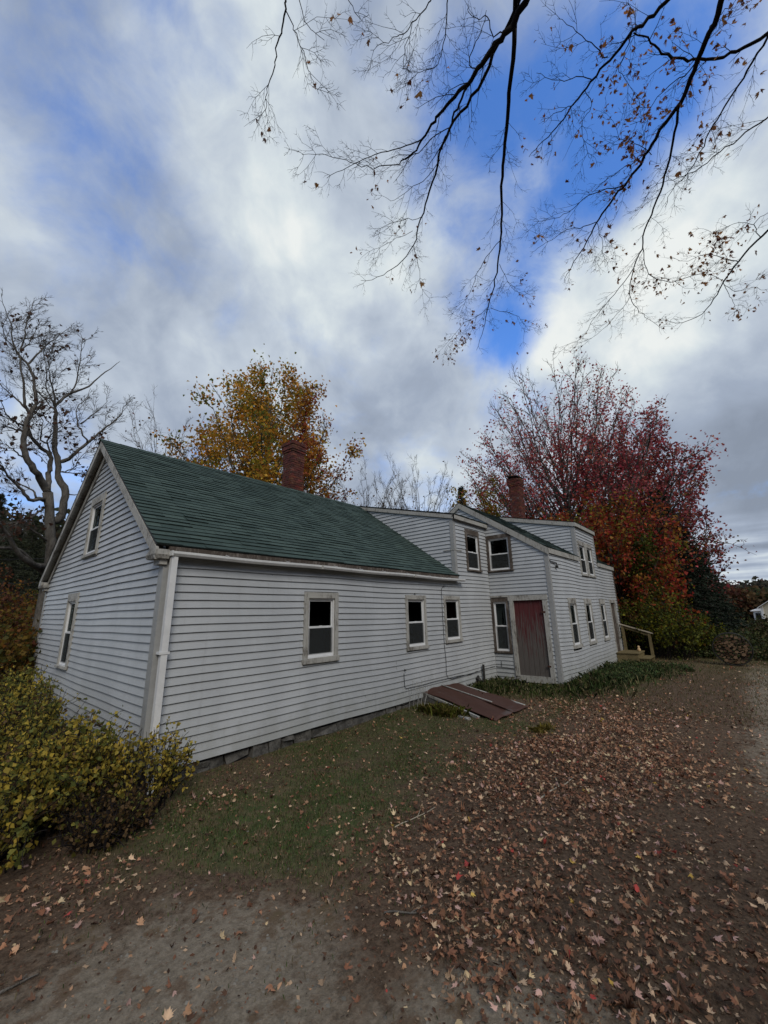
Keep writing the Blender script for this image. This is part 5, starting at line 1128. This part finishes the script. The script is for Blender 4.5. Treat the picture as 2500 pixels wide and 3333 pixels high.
# grass clump along the inner corner, weeds along the far front wall
def strip(n, cx, cy, sx, sy): 
    x = r.normal(cx, sx, n); y = r.normal(cy, sy, n); k = ~inhouse(x, y); return x[k], y[k]
TG = np.array([(.08, .125, .035), (.06, .10, .028), (.12, .16, .045), (.20, .19, .08), (.28, .24, .14)])
for i, (n, cx, cy, sx, sy, h0, h1, lab) in enumerate(((1900, 7.9, -.50, .55, .24, .08, .24, 'tall green grass in the inside corner left of the red door'), (900, 8.3, -1.5, .5, .3, .05, .16, 'grass clump below the red door sill'), (1500, 9.7, -2.25, .8, .25, .06, .22, 'grass clump at the foot of the outer house corner'))):
    x, y = strip(n, cx, cy, sx, sy); col = TG if i < 3 else np.array([(.30, .26, .05), (.22, .2, .05), (.08, .11, .03)]); o = blades('grass_clump', x, y, h0, h1, .005, col, lab, 'grass', .9, kind=None); o['group'] = 'grass clumps by the house'
x, y = strip(90, 5.0, -2.75, .14, .05); o = blades('grass_clump', x, y, .08, .16, .005, np.array([(.34, .27, .05), (.25, .2, .06)]), 'flattened yellow iris leaves on the lawn right of the rusty sheet', 'plant', 1.2, kind=None)
x, y = strip(700, 4.95, -.85, .12, .2); o = blades('grass_clump', x, y, .1, .22, .006, np.array([(.16, .18, .03), (.25, .2, .06)]), 'small weed tuft at the left edge of the rusty sheet', 'plant', 1.0, kind=None)
def weedmass(name, n, cx, cy, sx, sy, H, label, cols, seed, lsize=.05, kind='stuff', lo=0.02):
    q = np.random.default_rng(seed); x = q.uniform(-1, 1, n)*sx; y = q.uniform(-1, 1, n)*sy; e = 1-(x/sx)**2-(y/sy)**2; k = e > q.uniform(0, .25, n); x, y, e = x[k], y[k], e[k]; X_, Y_ = x+cx, y+cy; k = ~inhouse(X_, Y_); X_, Y_, e = X_[k], Y_[k], e[k]
    pk = snoise(X_, Y_, 2.3, seed+40) > (-.05 if H < .3 else -9); X_, Y_, e = X_[pk], Y_[pk], e[pk]; top = H*(np.clip(e, 0, 1)**.4)*(1+.55*snoise(X_, Y_, 4.5, seed)+.3*q.normal(0, 1, len(X_))); z = gh(X_, Y_)+lo+np.clip(top, .02, 9)*q.random(len(X_))**.6; c = np.array(cols)[q.choice(len(cols), len(X_))]*q.uniform(.4, 1.3, (len(X_), 1))
    o = leaves(name, np.stack([X_, Y_, z], 1), c, lsize, MT['grass'], None, seed, flat=1.); return tag(o, label, 'weeds', None, kind)
WC = [(.055, .09, .03), (.08, .12, .04), (.04, .065, .026), (.11, .125, .05)]
weedmass('low_weeds', 17000, 11.6, -2.7, 2.6, .8, .17, 'dark green weed patch in front of the far house wall', WC, 1)
weedmass('low_weeds', 6000, 13.2, -3.5, 1.3, .7, .16, 'low green weeds spreading right of the weed patch towards the woodpile', WC, 2)
weedmass('meadow_weeds', 60000, 21.5, -4.4, 4.0, 5.5, .50, 'tall olive green meadow weeds behind the woodpile', [(.05, .07, .02), (.07, .08, .025), (.035, .05, .018), (.10, .08, .035)], 3, .10)
weedmass('meadow_weeds', 60000, 34, -8, 10, 9, .75, 'brownish field weeds beyond the meadow edge', [(.06, .07, .022), (.085, .075, .03), (.11, .075, .04), (.045, .055, .02)], 4, .17)
weedmass('meadow_weeds', 30000, 19.5, -1.0, 2.6, 2.2, .9, 'green weeds beside the wooden steps', [(.05, .08, .02), (.07, .1, .025), (.035, .05, .018)], 5, .09)
for (n, cx, cy, sx, sy, h0, h1, lab) in ((2600, 11.4, -2.5, 1.3, .35, .08, .30, 'rough weeds standing along the far front wall'), (900, 13.4, -3.1, .8, .4, .06, .22, 'rough weeds in front of the wooden steps')):
    x, y = strip(n, cx, cy, sx, sy); o = blades('grass_clump', x, y, h0, h1, .009, np.array([(.06, .10, .03), (.09, .13, .04), (.045, .075, .025), (.13, .13, .06), (.2, .17, .09)]), lab, 'weeds', .8, kind=None); o['group'] = 'grass clumps by the house'
# dry weed stalks
mb = MB()
for k in range(16):
    p = A3(r.normal(5.02, .12), r.normal(-.25, .1), .16); e = p+A3(r.normal(.1, .12), r.normal(0, .08), r.uniform(.25, .62)); mb.tube(smooth_path([p, (p+e)/2+A3(.02, 0, .03), e], 5), .003, 3)
mb.build('dry_weed', MT['trimgray'], None, loc=(5, -.25, .16)); tag(bpy.context.scene.objects['dry_weed'], 'thin dry weed stalks rising against the wall left of the rusty sheet', 'weed')
# fallen sticks
for i, (pa, pb, rad, lab) in enumerate((((1760, 2600), (1868, 2530), .010, 'pale fallen stick among the leaves in the middle of the yard'), ((1285, 2682), (1415, 2625), .006, 'thin straight stick on the grass'), ((1250, 2955), (1420, 2965), .008, 'curved brown stick on the bare ground near the bottom'), ((0, 3225), (125, 3165), .008, 'dark stick at the lower left edge'))):
    q = [CP+ray(*p)*((.19-CP[2])/ray(*p)[2]) for p in (pa, pb)]; P = rpath(r, q[0], q[1], 6, .12); P[:, 2] = gh(P[:, 0], P[:, 1])+.012; mb = MB(); mb.tube(P, np.linspace(rad, rad*.5, 7), 5); dq = q[1]-q[0]; m = P[3]; mb.tube([m, m+rot_about(dq, A3(0, 0, 1), .6)*.3+A3(0, 0, .01)], rad*.5, 4)
    o = mb.build('stick', MT['ptrail'] if i < 2 else MT['bark'], None, loc=P[3]); tag(o, lab, 'stick', 'fallen sticks in the yard')

# ---------------------------------------------------------------- far distance
def forest(name, pxs, D, hlo, hhi, cols, label, seed, n=14000, ls=.9, depth=10):
    q = np.random.default_rng(seed); pts = []; cc = []; m = 60; mbt = MB()
    for k in range(m):
        px = q.uniform(*pxs); b = at(px, 1990, D+q.uniform(0, depth)); b[2] = float(gh(b[0], b[1])); H = q.uniform(hlo, hhi); R_ = H*q.uniform(.28, .5); c = n//m; u = q.normal(0, 1, (c, 3)); u /= np.linalg.norm(u, axis=1)[:, None]; rad = q.random((c, 1))**.33
        pts.append(b+A3(0, 0, H*.55)+u*rad*A3(R_, R_, H*.5)); bc = np.array(cols[q.integers(len(cols))]); cc.append(bc*q.uniform(.5, 1.3, (c, 1))); mbt.tube([b, b+A3(0, 0, H*.9)], [.2, .05], 4, cap=False)
    return tag(leaves(name, np.vstack(pts), np.vstack(cc), ls, MT['leafT'], None, seed), label, 'forest', None, 'stuff')
forest('treeline', (2280, 2750), 100, 4.5, 8.5, [(.07, .07, .05), (.10, .06, .05), (.06, .065, .05), (.12, .055, .045)], 'distant tree line at the right horizon', 201, 16000, .9, 30)
forest('treeline', (2300, 2700), 62, 2.6, 4.6, [(.14, .05, .03), (.12, .07, .03), (.07, .08, .03), (.10, .09, .03)], 'rusty red and olive thicket before the far tree line', 202, 12000, .5, 14)
forest('treeline', (-400, 260), 75, 11, 17, [(.035, .045, .022), (.05, .05, .025), (.07, .05, .03)], 'dark wooded rise at the left horizon', 203, 20000, 1.0, 20)
def added_backwoods():  # unseen woods added so the window panes reflect something dark
    q = np.random.default_rng(303); pts = []; cc = []
    for k in range(90):
        a = radians(q.uniform(-190, -22)); D = q.uniform(24, 36); b = A3(5+cos(a)*D, -5+sin(a)*D, .1); H = q.uniform(9, 15); R_ = H*.34; c = 380; u = q.normal(0, 1, (c, 3)); u /= np.linalg.norm(u, axis=1)[:, None]
        pts.append(b+A3(0, 0, H*.5)+u*q.random((c, 1))**.33*A3(R_, R_, H*.52)); cc.append(np.array([(.06, .05, .03), (.08, .05, .03), (.04, .05, .025), (.10, .06, .03)][q.integers(4)])*q.uniform(.5, 1.3, (c, 1)))
    tag(leaves('treeline', np.vstack(pts), np.vstack(cc), 1.3, MT['leafT'], None, 5), 'added unseen autumn woods behind the camera that darken the window reflections', 'forest', None, 'stuff')
added_backwoods()
# other far houses
def farhouse():
    c = at(2538, 2010, 58); w = unit((c-CP)*A3(1, 1, 0)); w = rot_about(w, A3(0, 0, 1), -.22); u = A3(w[1], -w[0], 0); g0 = -.4; print('fh', at(2463, 1980, 58), at(2480, 2032, 58), at(2440, 1995, 58))
    H = empty('far_house', A3(c[0], c[1], g0), 'distant beige house with white trim and gray roof at the right edge', 'house')
    def P(a, b, z): return c*A3(1, 1, 0)+u*a+w*b+A3(0, 0, z)
    # gable wall faces the yard, its ridge runs away from us
    e, rg, wd = 2.0, 4.0, 6.0
    mb = MB(); pts = [P(-1.2, 0, g0), P(wd-1.2, 0, g0), P(wd-1.2, 0, e), P(wd/2-1.2, 0, rg), P(-1.2, 0, e)]; bk = [p+w*4 for p in pts]; mb.add(pts+bk, [(0, 1, 2, 3, 4), (9, 8, 7, 6, 5), (1, 6, 7, 2)]); mb.build('wall', MT['beige'], H)
    mb = MB(); mb.quad(pts[0]+u*-.003, bk[0]+u*-.003, bk[4]+u*-.003, pts[4]+u*-.003); mb.build('wall', MT['bluegray'], H)
    mb = MB()
    for a_, b_ in ((P(-1.5, -.25, e-.18), P(wd/2-1.2, -.25, rg+.12)), (P(wd-.9, -.25, e-.18), P(wd/2-1.2, -.25, rg+.12))): mb.hexa([a_-A3(0, 0, .08), a_+w*4.3-A3(0, 0, .08), b_+w*4.3-A3(0, 0, .08), b_-A3(0, 0, .08), a_, a_+w*4.3, b_+w*4.3, b_])
    mb.build('roof', MT['grayroof'], H)
    mb = MB(); mb.bar(P(-1.5, -.28, e-.22), P(wd/2-1.2, -.28, rg+.06), .05, .22, up=w*1.); mb.bar(P(wd-.9, -.28, e-.22), P(wd/2-1.2, -.28, rg+.06), .05, .22, up=w*1.); mb.bar(P(-1.2, -.04, g0), P(-1.2, -.04, e), .2, .1, up=w); mb.build('trim', MT['whitepaint'], H)
    # small bay on the left side
    mb = MB()
    for (x0_, x1_, z0_, z1_, y0_, y1_) in ((-2.5, -1.22, g0+.2, g0+.6, 2, 4.5), (-2.5, -1.22, 1.25, 1.45, 2, 4.5), (-2.5, -2.35, g0+.6, 1.25, 2, 2.2), (-1.9, -1.7, g0+.6, 1.25, 2, 2.2)):
        mb.hexa([P(x0_, y0_, z0_), P(x1_, y0_, z0_), P(x1_, y1_, z0_), P(x0_, y1_, z0_), P(x0_, y0_, z1_), P(x1_, y0_, z1_), P(x1_, y1_, z1_), P(x0_, y1_, z1_)])
    mb.hexa([P(-2.7, 1.8, 1.45), P(-1.2, 1.8, 1.45), P(-1.2, 4.7, 1.45), P(-2.7, 4.7, 1.45), P(-2.5, 1.9, 1.6), P(-1.2, 1.9, 1.95), P(-1.2, 4.6, 1.95), P(-2.5, 4.6, 1.6)]); mb.build('porch', MT['whitepaint'], H)
    mb = MB(); mb.hexa([P(-2.34, 2.1, g0+.6), P(-1.7, 2.1, g0+.6), P(-1.7, 4.4, g0+.6), P(-2.34, 4.4, g0+.6), P(-2.34, 2.1, 1.25), P(-1.7, 2.1, 1.25), P(-1.7, 4.4, 1.25), P(-2.34, 4.4, 1.25)]); mb.build('window', MT['dark'], H)
farhouse()
# wires on the left
pl_ = G(at(-500, 1900, 26)); PO = empty('utility_pole', pl_, 'wooden utility pole beyond the left edge of the yard', 'utility pole'); mb = MB(); mb.tube([pl_-A3(0, 0, .3), pl_+A3(0, 0, 8)], [.14, .1], 8); mb.build('pole', MT['bark'], PO); mb = MB(); mb.bar(pl_+A3(-.8, 0, 7.4), pl_+A3(.8, 0, 7.4), .09, .1); mb.build('crossarm', MT['bark'], PO)
for i, (za, zb, lab) in enumerate(((1808, 1812, 'uppermost wire crossing at the left edge'), (1886, 1890, 'middle wire crossing at the left edge'), (1922, 1930, 'lowest wire crossing at the left edge'))):
    a_, b_ = at(-500, za, 26), at(330, zb, 24); mb = MB(); mb.tube(smooth_path([a_, (a_+b_)/2-A3(0, 0, .15), b_], 12), .010, 4); o = mb.build('power_line', MT['cable'], None, loc=(a_+b_)/2); tag(o, lab, 'wire', 'wires at the left')
for o in list(bpy.data.objects):
    if 'org' in o: del o['org']
print('objects', len(bpy.data.objects), 'verts', sum(len(m.vertices) for m in bpy.data.meshes))
